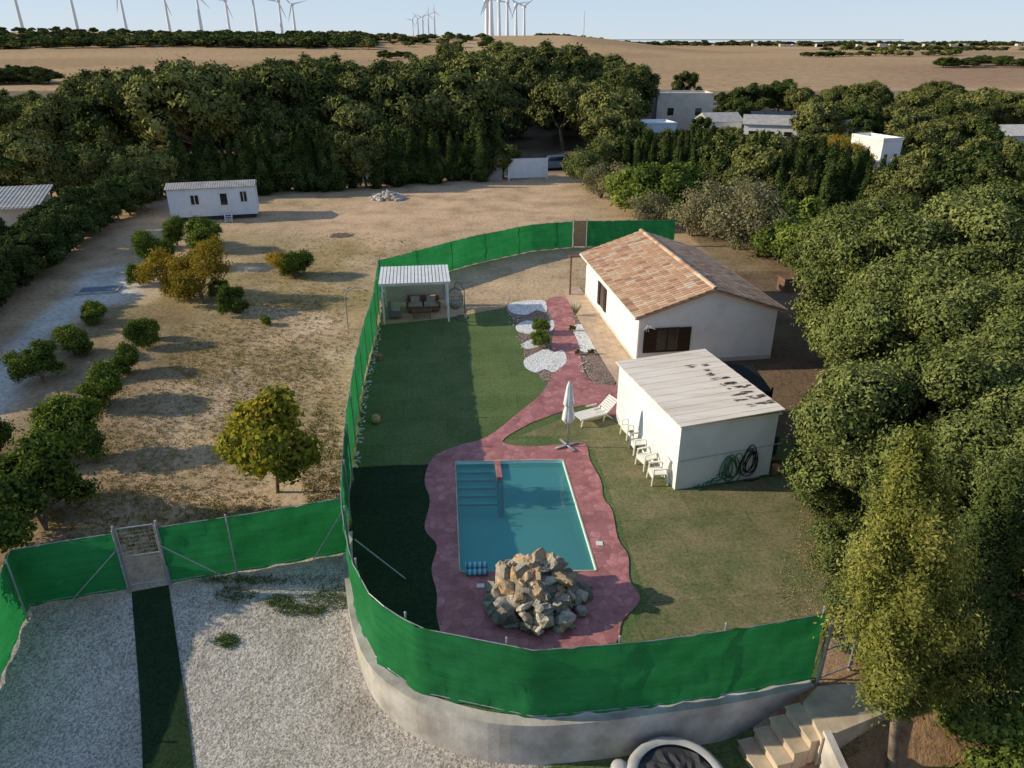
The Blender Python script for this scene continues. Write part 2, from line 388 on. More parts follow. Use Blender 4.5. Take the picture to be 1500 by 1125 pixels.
def conifer_mesh(name,seed,Ht,Rc,nleaf,ls,leafm,z0=.3,trunk=.12,cl=10,lean=(0,0),rag=.35,pw=.8,nb=60,core=.55):
    rng=np.random.default_rng(seed); rr=random.Random(seed)
    nt=nleaf//cl
    h=rng.beta(1.1,1.35,nt); 
    bh=rng.random(nb); ba=rng.uniform(0,6.28,nb); bs=rng.uniform(.6,1.25,nb)
    def prof(h): return Rc*np.clip((1-h)**pw*np.minimum(1,(h+.12)*4),.02,1)
    a=rng.uniform(0,6.28,nt)
    dist=np.abs(h[:,None]-bh[None])*6+np.abs(((a[:,None]-ba[None]+3.14)%6.28)-3.14)*1.1
    near=np.exp(-(dist.min(axis=1)*1.5)**2)*bs[dist.argmin(axis=1)]
    r=prof(h)*(1-rag+rag*1.5*near)*rng.uniform(.65,1.05,nt)
    z=z0+h*(Ht-z0)+near*.3
    lx=lean[0]*z/Ht; ly=lean[1]*z/Ht
    tc=np.stack([np.cos(a)*r+lx,np.sin(a)*r+ly,z],1)
    d=np.stack([np.cos(a),np.sin(a),np.full(nt,.45)],1)
    li=np.repeat(np.arange(nt),cl)
    cent=tc[li]+rng.normal(size=(len(li),3))*np.array([.06,.06,.14])*Rc
    V,Q=leaves(cent,d[li]+rng.normal(size=(len(li),3))*.5,ls,.4,rng)
    tint=np.clip(.12+.5*near[li]+rng.normal(0,.13,len(li)),0,1)
    mb=MB(); mb.cyl((0,0,-1.2),(lean[0]*.9,lean[1]*.9,Ht*.9),trunk,trunk*.25,8,0,False)
    for i in range(14):
        hh=(i+.5)/14; zz=z0+hh*(Ht-z0)
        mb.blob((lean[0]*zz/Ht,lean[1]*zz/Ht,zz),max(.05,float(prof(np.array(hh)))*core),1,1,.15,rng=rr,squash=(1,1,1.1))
        for k in range(3):
            an=rr.uniform(0,6.28); rr_=float(prof(np.array(hh)))*.8; mb.cyl((lean[0]*zz/Ht,lean[1]*zz/Ht,zz-.1),(lean[0]*zz/Ht+math.cos(an)*rr_,lean[1]*zz/Ht+math.sin(an)*rr_,zz+.25),trunk*.3,trunk*.08,5,0,False)
    tv=np.array(mb.v); tq=np.array(mb.f)
    return quadmesh(name,np.vstack([tv,V]),np.vstack([tq,Q+len(tv)]),np.concatenate([np.array(mb.m),np.full(len(Q),2)]),np.concatenate([np.full(len(tq),.5),tint]),['bark','core',leafm])
def put(name,me,x,y,s=1,rz=None,parent=None,sz=None,z=None,rx=0,ry=0):
    o=bpy.data.objects.new(name,me); S.collection.objects.link(o)
    o.location=(x,y,float(hgt(x,y)) if z is None else z)
    o.rotation_euler=(rx,ry,random.uniform(0,6.28) if rz is None else rz)
    o.scale=(s,s,s if sz is None else sz)
    if parent: o.parent=parent
    return o
# ------------------------------------------------------------ key outlines
FEN=[(7.2,12.95),(5.2,12.45),(3.16,12.1),(1.8,11.9),(.47,11.8),(-.78,11.95),(-2.2,12.5),(-3.35,13.45),(-4.1,14.9),(-4.7,16.8),(-4.98,17.9),(-5.25,19.3),(-5.86,22.9),(-6.5,27.8),(-7.16,35.7),(-8.1,43.3)]
FENs=catmull(FEN,5)
FENk=[(7.2,12.95),(5.2,12.5),(3.0,12.1),(.47,11.83),(-2.15,12.52),(-3.3,13.45),(-4.1,14.9),(-4.7,16.8),(-4.98,17.9),(-5.25,19.3),(-5.86,22.9),(-6.5,27.8),(-6.9,31.8),(-7.16,35.7),(-7.6,39.4),(-8.1,43.3)]
POOL=[(-1.5,16.95),(2.45,17.0),(1.86,23.2),(-2.06,23.1)]
DECK=[P(*p) for p in [(800,441),(832,438),(842,470),(848,500),(852,530),(866,560),(905,567),(925,580),(938,603),(900,608),(860,595),(835,600),(800,612),(765,627),(736,648),(775,655),(820,652),(856,650),(864,675),(880,705),(884,730),(897,750),(905,790),(920,815),(922,850),(938,880),(912,910),(900,945),(845,960),(760,955),(700,950),(655,940),(640,905),(640,870),(632,835),(640,800),(622,775),(630,735),(622,705),(634,672),(668,655),(715,640),(760,605),(795,575),(812,540),(808,505),(812,475)]]
DECKs=catmull(DECK,4,True)
LF=[G(*p) for p in [(510,810),(380,834),(250,855)]]; LF2=[G(*p) for p in [(190,864),(110,877),(45,889),(0,1000),(-90,1160)]]
# ------------------------------------------------------------ terrain
def axis(lo,hi,a,b,st,gr):
    out=list(np.arange(a,b+1e-6,st)); d=st; x=b
    while x<hi: d*=gr; x+=d; out.append(x)
    d=st; x=a; pre=[]
    while x>lo: d*=gr; x-=d; pre.append(x)
    return np.array(pre[::-1]+out)
xs=axis(-5000,5000,-32,26,.4,1.07); ys=axis(-300,6000,4,70,.4,1.05)
X,Y=np.meshgrid(xs,ys); Z=hgt(X,Y)
pm=[(-2.5,16.3),(2.95,16.3),(2.4,23.8),(-2.6,23.8)]
Z=np.where(inpoly(X,Y,pm),-2.6,Z)
def soft(poly,w=.6):
    a=np.zeros(X.shape); k=0
    for dx in(-w,0,w):
        for dy in(-w,0,w): a+=inpoly(X+dx,Y+dy,poly); k+=1
    return a/k
col=np.zeros(X.shape+(3,)); col[:]=(.5,.36,.225)
def lay(mask,c):
    global col
    col=col*(1-mask[...,None])+np.array(c)*mask[...,None]
def gp(l): return [G(*p) for p in l]
def lown(sc,seed):
    r=np.random.default_rng(seed); g=r.random((64,64)); fx=(X/sc)%64; fy=(Y/sc)%64
    i=fx.astype(int)%64; j=fy.astype(int)%64; a=fx-np.floor(fx); b=fy-np.floor(fy); a=a*a*(3-2*a); b=b*b*(3-2*b)
    return (g[i,j]*(1-a)*(1-b)+g[(i+1)%64,j]*a*(1-b)+g[i,(j+1)%64]*(1-a)*b+g[(i+1)%64,(j+1)%64]*a*b)
n1=lown(3.2,1)*.6+lown(1.3,2)*.4; n2=lown(9,3)
orch=soft(gp([(-400,1100),(-300,500),(60,500),(250,395),(330,340),(540,350),(550,420),(500,700),(500,800),(250,840),(0,880)]),.8)
lay(orch*np.clip((n1-.42)*4,0,1)*.7,(.3,.23,.115))
lay(orch*np.clip((n2-.55)*4,0,1)*.5,(.24,.21,.095))
lay(orch*np.clip((lown(2.2,17)-.58)*5,0,1)*.7,(.62,.48,.34))
lay(soft(gp([(-200,1000),(-200,640),(0,610),(60,520),(130,470),(215,445),(330,470),(300,560),(230,640),(200,720),(150,800),(0,880)]),1.2)*np.clip((n1-.1)*3,0,1)*.75,(.24,.175,.1))  # brown litter, with the shade lying on it put into the ground colour
lay(soft(gp([(250,350),(560,330),(560,380),(500,480),(330,480),(240,400)]),1.)*np.clip((n1-.35)*3,0,1)*.65,(.38,.28,.13))
lay(soft(gp([(480,300),(700,262),(850,262),(860,300),(840,325),(700,330),(560,360),(470,360)]),1.5)*np.clip((.8-n1)*3,0,1)*.8,(.62,.43,.28))
lay(soft(gp([(655,415),(700,392),(850,372),(870,400),(825,440),(745,445),(660,445)]),.6)*.5,(.55,.41,.27))
path=soft(gp([(-300,740),(-60,590),(0,520),(55,462),(95,436),(125,398),(200,385),(218,405),(195,440),(135,455),(65,500),(35,560),(10,600),(-200,800)]),.3)
lay(path,(.6,.56,.5))
gravp=[(-60,-20),(-60,17),G(-200,880),LF2[2],LF2[1],LF2[0],LF[2],LF[1],LF[0],(-4.6,17.8),(-3.2,14),(0,13),(7,13),(4.5,11),(2,10.8),(1.2,9),(1.2,-20)]
gmask=soft(gravp,.35)
lay(gmask,(.43,.39,.34))
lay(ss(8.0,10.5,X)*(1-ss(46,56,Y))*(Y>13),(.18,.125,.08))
lay(ss(5.5,6.5,X)*(1-ss(13.5,14.5,Y)),(.34,.21,.12))
lay(soft(gp([(800,1070),(1100,1070),(1180,1250),(780,1250)]),.2),(.1,.12,.05))
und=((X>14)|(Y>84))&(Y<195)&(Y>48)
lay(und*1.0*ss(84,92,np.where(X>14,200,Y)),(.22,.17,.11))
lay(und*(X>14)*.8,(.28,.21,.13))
field=ss(190,212,Y); lay(field,np.array([.47,.32,.18]))
lay(field*np.clip((lown(70,5)-.5)*7,0,1)*.75,(.36,.24,.135)); lay(field*np.clip((lown(130,9)-.55)*8,0,1)*.6,(.56,.4,.23)); lay(field*np.clip((lown(300,19)-.55)*10,0,1)*.6,(.39,.27,.16))
lay(ss(0,60,X-.35*Y)*ss(195,230,Y)*(1-ss(300,360,Y))*.8,(.34,.215,.14))
lay(ss(60,100,X-.3*Y)*ss(420,450,Y)*(1-ss(560,620,Y))*.7,(.32,.23,.15))
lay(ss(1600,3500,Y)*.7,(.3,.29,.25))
ny,nx=X.shape
V=np.stack([X,Y,Z],-1).reshape(-1,3); idx=np.arange(nx*ny).reshape(ny,nx)
Q=np.stack([idx[:-1,:-1],idx[:-1,1:],idx[1:,1:],idx[1:,:-1]],-1).reshape(-1,4)
def groundmat():
    m,nt,b=newmat('dry_ground'); co=coord(nt)
    at=N(nt,'ShaderNodeAttribute'); at.attribute_name='zone'
    ga=N(nt,'ShaderNodeAttribute'); ga.attribute_name='gravel'
    a=ramp(nt,noise(nt,co,.35,7,.7),[(.3,(.62,.62,.58)),(.5,(1,1,1)),(.7,(1.22,1.2,1.17))])
    c=mixc(nt,1.0,at.outputs['Color'],a,'MULTIPLY')
    d=ramp(nt,noise(nt,co,4,6,.8),[(.32,(.5,.48,.42)),(.5,(1,1,1)),(.7,(1.28,1.25,1.22))])
    c=mixc(nt,1.0,c,d,'MULTIPLY')
    vo=N(nt,'ShaderNodeTexVoronoi'); vo.inputs['Scale'].default_value=26; nt.links.new(co,vo.inputs['Vector'])
    bw=N(nt,'ShaderNodeRGBToBW'); nt.links.new(vo.outputs['Color'],bw.inputs[0])
    g=mixc(nt,1.0,at.outputs['Color'],ramp(nt,bw.outputs[0],[(.15,(.55,.54,.51)),(.5,(1,1,1)),(.85,(1.45,1.45,1.45))]),'MULTIPLY')
    g=mixc(nt,1.0,g,ramp(nt,noise(nt,co,.6,7,.75),[(.3,(.68,.65,.6)),(.5,(1,1,1)),(.7,(1.15,1.15,1.15))]),'MULTIPLY')
    fin=mixc(nt,ga.outputs['Fac'],c,g)
    nt.links.new(fin,b.inputs['Base Color']); b.inputs['Roughness'].default_value=1; b.inputs['Specular IOR Level'].default_value=.05
    bump(nt,b,noise(nt,co,5,4,.7),.55,.09); return m
me=bpy.data.meshes.new('ground'); me.vertices.add(len(V)); me.vertices.foreach_set('co',V.astype(np.float32).ravel())
me.loops.add(Q.size); me.loops.foreach_set('vertex_index',Q.astype(np.int32).ravel()); me.polygons.add(len(Q)); me.polygons.foreach_set('loop_start',(np.arange(len(Q))*4).astype(np.int32))
me.polygons.foreach_set('use_smooth',np.ones(len(Q),bool)); me.update(calc_edges=True)
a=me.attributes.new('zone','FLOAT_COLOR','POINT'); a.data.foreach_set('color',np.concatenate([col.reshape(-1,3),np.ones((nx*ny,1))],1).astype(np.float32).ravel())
a=me.attributes.new('gravel','FLOAT','POINT'); a.data.foreach_set('value',gmask.astype(np.float32).ravel())
me.materials.append(groundmat()); o=bpy.data.objects.new('ground',me); S.collection.objects.link(o)
# ------------------------------------------------------------ terrace surfaces
TP=[(x,y) for x,y in FENs if y<37.6]
right=[P(655,466),P(745,450),P(760,470),P(770,520),P(800,560),P(870,585),(5.2,27.5),(9.5,27.5),(11.2,24),(9.6,19),(9.0,16.5),(8.2,14.6),(7.4,13.0)]
terr=TP+right
sheet('artificial_turf',terr,'turf',.014,POOL)
sheet('worn_turf',[P(*p) for p in [(760,640),(860,600),(935,612),(990,720),(1135,700),(1200,700),(1225,800),(1230,880)]]+[(7.2,13.0),(5.2,12.55),(3.16,12.2),(2.6,12.2)]+[P(*p) for p in [(925,930),(950,880),(920,800),(900,740),(870,660),(800,640)]],'turf2',.02)
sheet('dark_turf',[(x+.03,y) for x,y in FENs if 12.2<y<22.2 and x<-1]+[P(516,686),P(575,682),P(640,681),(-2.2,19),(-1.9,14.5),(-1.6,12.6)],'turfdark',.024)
sheet('red_paved_deck',DECKs,'red',.04,POOL)
mb=MB(); n=len(DECKs); mb.add([(p[0],p[1],z) for z in(.04,-.03) for p in DECKs],[(i,(i+1)%n,n+(i+1)%n,n+i) for i in range(n)]); mb.obj('deck_edge',['red'],bpy.data.objects['red_paved_deck'])
def bed(name,pts,mat,z): return sheet(name,catmull([P(*p) for p in pts],4,True),mat,z)
bed('mulch_bed',[(742,447),(800,440),(812,470),(806,505),(815,535),(800,560),(775,530),(762,500),(752,470)],'mulch',.028)
bed('white_pebble_bed',[(745,446),(770,441),(798,441),(800,458),(786,455),(770,462),(748,458)],'wpeb',.034)
bed('white_pebble_bed',[(756,478),(772,470),(790,474),(812,470),(808,486),(790,484),(780,490),(760,487)],'wpeb',.034)
bed('white_pebble_bed',[(768,528),(785,518),(800,512),(812,517),(824,514),(830,530),(812,546),(798,542),(785,547),(770,540)],'wpeb',.046)
bed('white_pebble_bed',[(764,505),(785,496),(800,500),(790,508),(772,512)],'wpeb',.034)
bed('mulch_bed',[(832,440),(850,440),(880,500),(902,560),(872,562),(856,535),(850,500),(842,470)],'mulch',.03)
bed('white_pebble_bed',[(838,480),(858,478),(872,512),(852,516),(846,500)],'wpeb',.046)
sheet('tiled_walkway',[P(*p) for p in [(822,424),(848,420),(868,448),(938,545),(958,560),(935,566),(906,567),(868,505)]],'walk',.05)
mb=MB(); rr=random.Random(11)
for i in range(110):
    y=rr.uniform(22.5,37); x=float(np.interp(y,[19.3,22.9,27.8,35.7,43.3],[-5.25,-5.86,-6.5,-7.16,-8.1]))+rr.uniform(.12,.3)
    mb.blob((x,y,.03),rr.uniform(.025,.06),1,0,.25,rr.random(),rr,(1.2,1,.6))
for i in range(160):
    q=rr.choice([(742,447),(752,470),(762,500),(775,530),(815,535),(806,505),(812,470),(842,470),(850,500),(856,535)]); x,y=P(q[0]+rr.uniform(-8,8),q[1]+rr.uniform(-12,12)); mb.blob((x,y,.05),rr.uniform(.02,.05),1,0,.25,1,rr,(1.2,1,.6))
mb.obj('edging_stones',['rubble'])
def ribbon(mb,pts,z0f,z1f,th,mat=0):
    n=len(pts); L=[];Rr=[]
    for i in range(n):
        a=np.array(pts[max(0,i-1)]); b=np.array(pts[min(n-1,i+1)]); d=(b-a)/np.linalg.norm(b-a); nn=np.array([-d[1],d[0]])*th/2
        L.append(np.array(pts[i])+nn); Rr.append(np.array(pts[i])-nn)
    vs=[];fs=[]
    for i in range(n):
        z0=z0f(*pts[i]); z1=z1f(*pts[i])
        vs+=[(*L[i],z0),(*L[i],z1),(*Rr[i],z1),(*Rr[i],z0)]
        if i: 
            k=4*i; 
            for j in range(4): fs.append((k-4+j,k-4+(j+1)%4,k+(j+1)%4,k+j))
    fs+=[(0,1,2,3),(4*n-1,4*n-2,4*n-3,4*n-4)]; mb.add(vs,fs,mat)
mb=MB(); wp=[p for p in FENs if p[1]<19]; ribbon(mb,wp,lambda x,y:-1.7,lambda x,y:.03,.3); mb.obj('concrete_retaining_wall',['concrete'])
# ------------------------------------------------------------ fences
def fence(name,pts,hgtf=2.0,zf=None,step=3,side=1,dips=.04):
    e=empty(name); zf=zf or (lambda x,y:float(hgt(x,y)))
    P2=[np.array(pts[0],float)]
    for a,b in zip(pts[:-1],pts[1:]):
        a=np.array(a,float);b=np.array(b,float); L=np.linalg.norm(b-a); k=max(1,int(L/.2))
        for i in range(1,k+1): P2.append(a+(b-a)*i/k)
    s=MB(); vs=[];fs=[]; d=0; rows=9; posl=[]; lastp=-9
    for i,p in enumerate(P2):
        if i: d+=np.linalg.norm(p-P2[i-1])
        a=P2[max(0,i-1)]; b=P2[min(len(P2)-1,i+1)]; t=(b-a)/(np.linalg.norm(b-a)+1e-9); nn=np.array([-t[1],t[0]])
        ph=(d%step)/step; sag=dips*4*ph*(1-ph)
        if d-lastp>=step-1e-3 or i==len(P2)-1: posl.append((p,nn)); lastp=d
        z0=zf(*p)
        for r in range(rows+1):
            q=r/rows; off=.03*math.sin(d*2.1+r)*math.sin(math.pi*q)+.02*math.sin(d*5.3+r*1.7)+.014*math.sin(d*11+r*.6)+.01*math.sin(d*19-r*1.1)
            top=hgtf-sag+.02*math.sin(d*9)+.015*math.sin(d*23)
            vs.append((p[0]+nn[0]*off,p[1]+nn[1]*off,z0+.03+.02*math.sin(d*7)*(1-q)+q*(top-.03)))
        if i:
            k=(rows+1)*i
            for r in range(rows): fs.append((k-rows-1+r,k+r,k+r+1,k-rows+r))
    s.add(vs,fs); s.obj('shade_net',['net'],e,True)
    m=MB()
    for p,nn in posl:
        z0=zf(*p); q=p+nn*.08*side; m.cyl((q[0],q[1],z0-.3),(q[0],q[1],z0+hgtf+.08),.026,.026,8); m.blob((q[0],q[1],z0+hgtf+.09),.035,1,0,0)
    for h_ in(.1,hgtf-.03):
        m.tube([(*p,zf(*p)+h_) for p in P2[::3]]+[(*P2[-1],zf(*P2[-1])+h_)],.012,5)
    m.obj('posts_and_wires',['metal'],e); return e
fence('green_fence',FENk,2.12,lambda x,y:.03,step=2.4,side=-1)
fence('green_fence',[(-8.1,43.3),(-2.84,49.3),(1.4,52.9),(4.5,54)],2.0)
fence('green_fence',[(5.6,54.1),(8.5,54.3),(12.2,54.5)],2.0)
fence('green_fence',LF,2.0); fence('green_fence',LF2,2.0)
def mesh_gate(name,p0,p1,h,frame='metal',panel=None):
    e=empty(name); m=MB(); p0=Vector((*p0,float(hgt(*p0)))); p1=Vector((*p1,float(hgt(*p1))))
    up=Vector((0,0,1))
    for p in(p0,p1): m.cyl(p-up*.3,p+up*(h+.1),.035,.035,8)
    a=p0.lerp(p1,.06); b=p0.lerp(p1,.94)
    for q in(a,b): m.cyl(q+up*.08,q+up*h,.022,.022,8)
    for k in(.08,.55,1): m.cyl(a+up*h*k,b+up*h*k,.02,.02,8)
    m.obj('frame',[frame],e)
    w=MB(); L=(b-a).length; n=int(L/.13)
    for i in range(1,n): q=a.lerp(b,i/n); w.cyl(q+up*.1,q+up*h,.0035,.0035,4)
    for i in range(1,int(h/.13)): w.cyl(a+up*(.13*i),b+up*(.13*i),.0035,.0035,4)
    w.obj('wire_mesh',[frame],e)
    if panel:
        k=MB(); d=(b-a); k.box((a+b)/2+up*(h/2+.04),(d.length,.01,h-.1),0,math.atan2(d.y,d.x)); k.obj('panel',[panel],e)
mesh_gate('metal_gate',LF2[0],LF[2],2.1)
mesh_gate('wooden_gate',(4.6,54.02),(5.5,54.08),2.0,'metal','straw')
m=MB()
def g3(p,dz): return Vector((p[0],p[1],float(hgt(*p))+dz))
l2=np.array(LF[2]);l1=np.array(LF[1]);l0=np.array(LF[0]); q0=np.array(LF2[0]); q1=np.array(LF2[1])
off=np.array([-.0,-.12])
m.cyl(g3(l2+off,1.5),g3(l2+(l1-l2)*.6+off,.1),.02); m.cyl(g3(l0+off,1.6),g3(l0+(l1-l0)*.38+off,.1),.02); m.cyl(g3(q0+off,1.5),g3(q1+off,.1),.02)
m.cyl((-4.55,17.2,1.0),(-3.05,16.6,.06),.02)
m.obj('fence_brace',['metal'])
mesh_gate('metal_gate',(7.35,12.9),(8.3,13.3),1.9)
def drape(name,px,mat,dz=.03,nu=12,nv=30):
    a,b,c,d=[np.array(G(*p)) for p in px]; mb=MB(); vs=[];fs=[]
    for j in range(nv+1):
        for i in range(nu+1):
            s,t=i/nu,j/nv; p=(a*(1-s)+b*s)*(1-t)+(d*(1-s)+c*s)*t; vs.append((p[0],p[1],float(hgt(*p))+dz))
    for j in range(nv):
        for i in range(nu): k=j*(nu+1)+i; fs.append((k,k+1,k+nu+2,k+nu+1))
    mb.add(vs,fs); return mb.obj(name,[mat],None,True)
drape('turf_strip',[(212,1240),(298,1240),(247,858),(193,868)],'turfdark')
drape('turf_mat',[(800,1250),(1180,1250),(1100,1062),(812,1100)],'turf',.02)
# ------------------------------------------------------------ pool
def bil(s,t):
    A,B,C,D=[np.array(p) for p in POOL]; p=(A*(1-s)+B*s)*(1-t)+(D*(1-s)+C*s)*t; return (float(p[0]),float(p[1]))
pool=empty('swimming_pool')
mb=MB(); vs=[(p[0],p[1],z) for z in(.04,-1.5) for p in POOL]
mb.add(vs,[(0,4,5,1),(1,5,6,2),(2,6,7,3),(3,7,4,0),(4,7,6,5)]); 
ST=.042
for i in range(5):
    t0=.995-ST*(i+1); z=-.16-.17*(i+1)+.04
    mb.prism([bil(.004+.001*i,t0),bil(.37-.001*i,t0),bil(.37-.001*i,t0+ST),bil(.004+.001*i,t0+ST)],-1.49,z)
mb.prism([bil(.42,.78),bil(.996,.78),bil(.996,.994),bil(.42,.994)],-1.49,-.24)
mb.obj('basin',['pooltile'],pool)
mb=MB()
for i in range(5):
    t0=.995-ST*(i+1); z=-.12-.17*(i+1); mb.prism([bil(.012,t0-.001),bil(.362,t0-.001),bil(.362,t0+.006),bil(.012,t0+.006)],z-.05,z+.004)
mb.obj('step_nosing',['darkgrey'],pool)
mb=MB(); mb.prism([bil(.365,.82),bil(.412,.82),bil(.412,.999),bil(.365,.999)],-1.48,.045); mb.obj('divider_wall',['red'],pool)
mb=MB(); mb.prism([bil(.375,.77),bil(.405,.77),bil(.405,.82),bil(.375,.82)],-1.48,-.2); mb.obj('divider_step',['red'],pool)
mb=MB(); mb.add([(*bil(0,0),-.09),(*bil(1,0),-.09),(*bil(1,1),-.09),(*bil(0,1),-.09)],[(0,1,2,3)]); mb.obj('water',['water'],pool)
mb=MB()
for (s0,t0,s1,t1) in((0,0,1,0),(1,0,1,1),(1,1,0,1),(0,1,0,0)):
    p=np.array(bil(s0,t0)); q=np.array(bil(s1,t1)); c=(p+q)/2; d=q-p; ctr=np.array(bil(.5,.5)); o_=(c-ctr); o_/=np.linalg.norm(o_)
    mb.box((c[0]+o_[0]*.02,c[1]+o_[1]*.02,.046),(float(np.linalg.norm(d)),.04,.02),0,math.atan2(d[1],d[0]))
mb.obj('coping',['stone'],pool)
mb=MB(); mb.box((*P(878,798),.05),(.2,.2,.02)); mb.box((*P(704,860),.05),(.22,.16,.02)); mb.obj('skimmer_lid',['plastic'],pool)
# rock fountain
rr=random.Random(5); mb=MB(); cx,cy=P(785,882); layers=[(1.28,.06,26),(1.16,.26,24),(1.0,.46,20),(.82,.66,17),(.62,.86,13),(.42,1.04,9),(.2,1.2,5),(.05,1.32,2),(.8,.2,9)]
for rad,z,n in layers:
    for i in range(n):
        a=6.283*i/n+rr.uniform(-.2,.2); r=rad+rr.uniform(-.14,.12); s=rr.uniform(.12,.27)*(1.1 if z<.5 else 1)
        rot=Matrix.Rotation(rr.uniform(-.9,.9),3,'X')@Matrix.Rotation(rr.uniform(-.9,.9),3,'Y')@Matrix.Rotation(rr.uniform(0,6.28),3,'Z')
        tint=rr.choice([.2,.5,.55,.6,.6,1.,.95,.3]) if z>.6 else rr.choice([0,.1,.25,.35,.8,.85,.95])
        mb.blob((cx+math.cos(a)*r,cy+math.sin(a)*r*.92+.1*z,.04+z+rr.uniform(-.08,.12)),s,rr.choice([0,1,1,2]),0,.26,tint,rr,(rr.uniform(.9,1.8),rr.uniform(.6,1.1),rr.uniform(.4,.9)),rot)
mb.blob((cx,cy,.3),.85,2,0,.1,.05,rr,(1,1,1.0)); mb.obj('rock_fountain',['rock'])
mb=MB(); x,y=P(698,840)
for i,(dx,dy,z,r) in enumerate([(0,.1,.16,.11),(.02,-.12,.15,.1),(.0,.0,.3,.09)]): mb.cyl((x-.32+dx,y+dy,z),(x+.32+dx,y+dy+.03,z),r,r*.95,14,0)
mb.obj('rolled_towels',['towel'],None,True)
# ------------------------------------------------------------ house
house=empty('white_house'); RZ=math.radians(8.0)
HM=Matrix.Translation((5.95,31.9,0))@Matrix.Rotation(RZ,4,'Z'); W,L,EH,RH=6.7,10.9,2.6,3.72
mb=MB()
vs=[(0,0,0),(W,0,0),(W,L,0),(0,L,0),(0,0,EH),(W,0,EH),(W,L,EH),(0,L,EH),(W/2,0,RH-.08),(W/2,L,RH-.08)]
mb.add([HM@Vector(v) for v in vs],[(0,1,5,8,4),(1,2,6,5),(2,3,7,9,6),(3,0,4,7)]); mb.obj('walls',['white'],house)
mb=MB(); mb.box(HM@Vector((W/2,-.012,.1)),(W,.02,.2),0,RZ); mb.box(HM@Vector((-.012,L/2,.1)),(.02,L,.2),0,RZ); mb.obj('plinth',['haybuild'],house)
mb=MB(); OV=.28
slope=math.atan2(RH-EH,W/2); sl=math.hypot(W/2+OV,(W/2+OV)*math.tan(slope))
for sd in(-1,1):
    def rp(a,s,h):
        x=W/2+sd*s*math.cos(slope)+sd*h*math.sin(slope); z=RH-s*math.sin(slope)+h*math.cos(slope)
        return HM@Vector((x,a,z))
    vs=[rp(-OV,0,0),rp(L+OV,0,0),rp(L+OV,sl,0),rp(-OV,sl,0),rp(-OV,0,-.1),rp(L+OV,0,-.1),rp(L+OV,sl,-.1),rp(-OV,sl,-.1)]
    fs=[(0,1,2,3),(4,7,6,5),(0,3,7,4),(1,5,6,2),(3,2,6,7)]
    mb.add(vs,fs if sd<0 else [f[::-1] for f in fs],0,.3)
    nc=46; nr=9; w=(L+2*OV)/nc
    for c in range(nc):
        for r in range(nr):
            a0=-OV+c*w; s0=sl*r/nr-.0; s1=sl*(r+1)/nr+.05; t=random.choice([.1,.3,.45,.55,.6,.7,.8,.9,1]) if random.random()<.7 else .5
            pts=[]; sg=5; jx=random.uniform(-.012,.012); jz=random.uniform(0,.014)
            for k,(s,lift) in enumerate(((s0,.02),(s1+jx,.05+jz))):
                for j in range(sg+1):
                    th=math.pi*j/sg; ww=w*.5*(.85 if k==0 else 1.0)
                    pts.append(rp(a0+w/2-math.cos(th)*ww*.95+jx*.5,s,lift+math.sin(th)*.06))
            f=[(j,j+1,sg+2+j,sg+1+j) for j in range(sg)]+[tuple(range(sg+1,2*sg+2))]
            mb.add(pts,f,0,t)
for c in range(28):
    a0=-OV+c*(L+2*OV)/28; pts=[]; 
    for k,s in enumerate((a0,a0+(L+2*OV)/28+.04)):
        for j in range(7):
            th=math.pi*j/6; pts.append(HM@Vector((W/2-math.cos(th)*(.12+.015*k),s,RH+.05+math.sin(th)*.1+.015*k)))
    mb.add(pts,[(j,j+1,8+j,7+j) for j in range(6)],0,random.random())
mb.obj('tiled_roof',['tile'],house)
mb=MB()
mb.box(HM@Vector((1.35,-.01,1.28)),(1.0,.06,1.12),1,RZ)
for xx in(.52,2.18): mb.box(HM@Vector((xx,-.05,1.28)),(.62,.05,1.2),0,RZ)
for k in range(9):
    for xx in(.52,2.18): mb.box(HM@Vector((xx,-.085,.76+k*.13)),(.5,.02,.05),0,RZ)
mb.box(HM@Vector((1.35,-.045,1.28)),(.06,.04,1.15),0,RZ); mb.box(HM@Vector((1.35,-.045,1.86)),(1.1,.05,.07),0,RZ); mb.box(HM@Vector((1.35,-.045,.71)),(1.1,.05,.07),0,RZ)
mb.obj('shuttered_window',['wood','glass'],house)
mb=MB(); mb.box(HM@Vector((-.01,6.8,1.25)),(.06,.9,1.3),1,RZ)
for yy in(6.15,7.45): mb.box(HM@Vector((-.05,yy,1.25)),(.05,.42,1.3),0,RZ)
mb.obj('side_window',['wood','glass'],house)
mb=MB(); mb.cyl(HM@Vector((-.06,-.02,0)),HM@Vector((-.06,-.02,2.55)),.045); mb.cyl(HM@Vector((-OV-.04,-OV,EH-.13)),HM@Vector((-OV-.04,L+OV,EH-.13)),.05); mb.obj('gutter_downpipe',['plastic'],house)
mb=MB(); mb.box(HM@Vector((3.15,-.06,1.75)),(.12,.12,.16),0,RZ)
for i in range(16):
    a=random.uniform(0,6.28); mb.cyl(HM@Vector((.3,-.2,2.1)),HM@Vector((.3+.35*math.cos(a),-.25+random.uniform(-.2,.1),2.15+.3*math.sin(a))),.012,.006,4)
mb.obj('wall_lamp',['plastic'],house)
mb=MB()
mb.cyl(HM@Vector((-.9,L+.1,0)),HM@Vector((-.9,L+.1,2.4)),.06); mb.box(HM@Vector((-.45,L+.1,2.42)),(1.2,.4,.08),0,RZ); mb.obj('porch_post',['brownwood'],house)
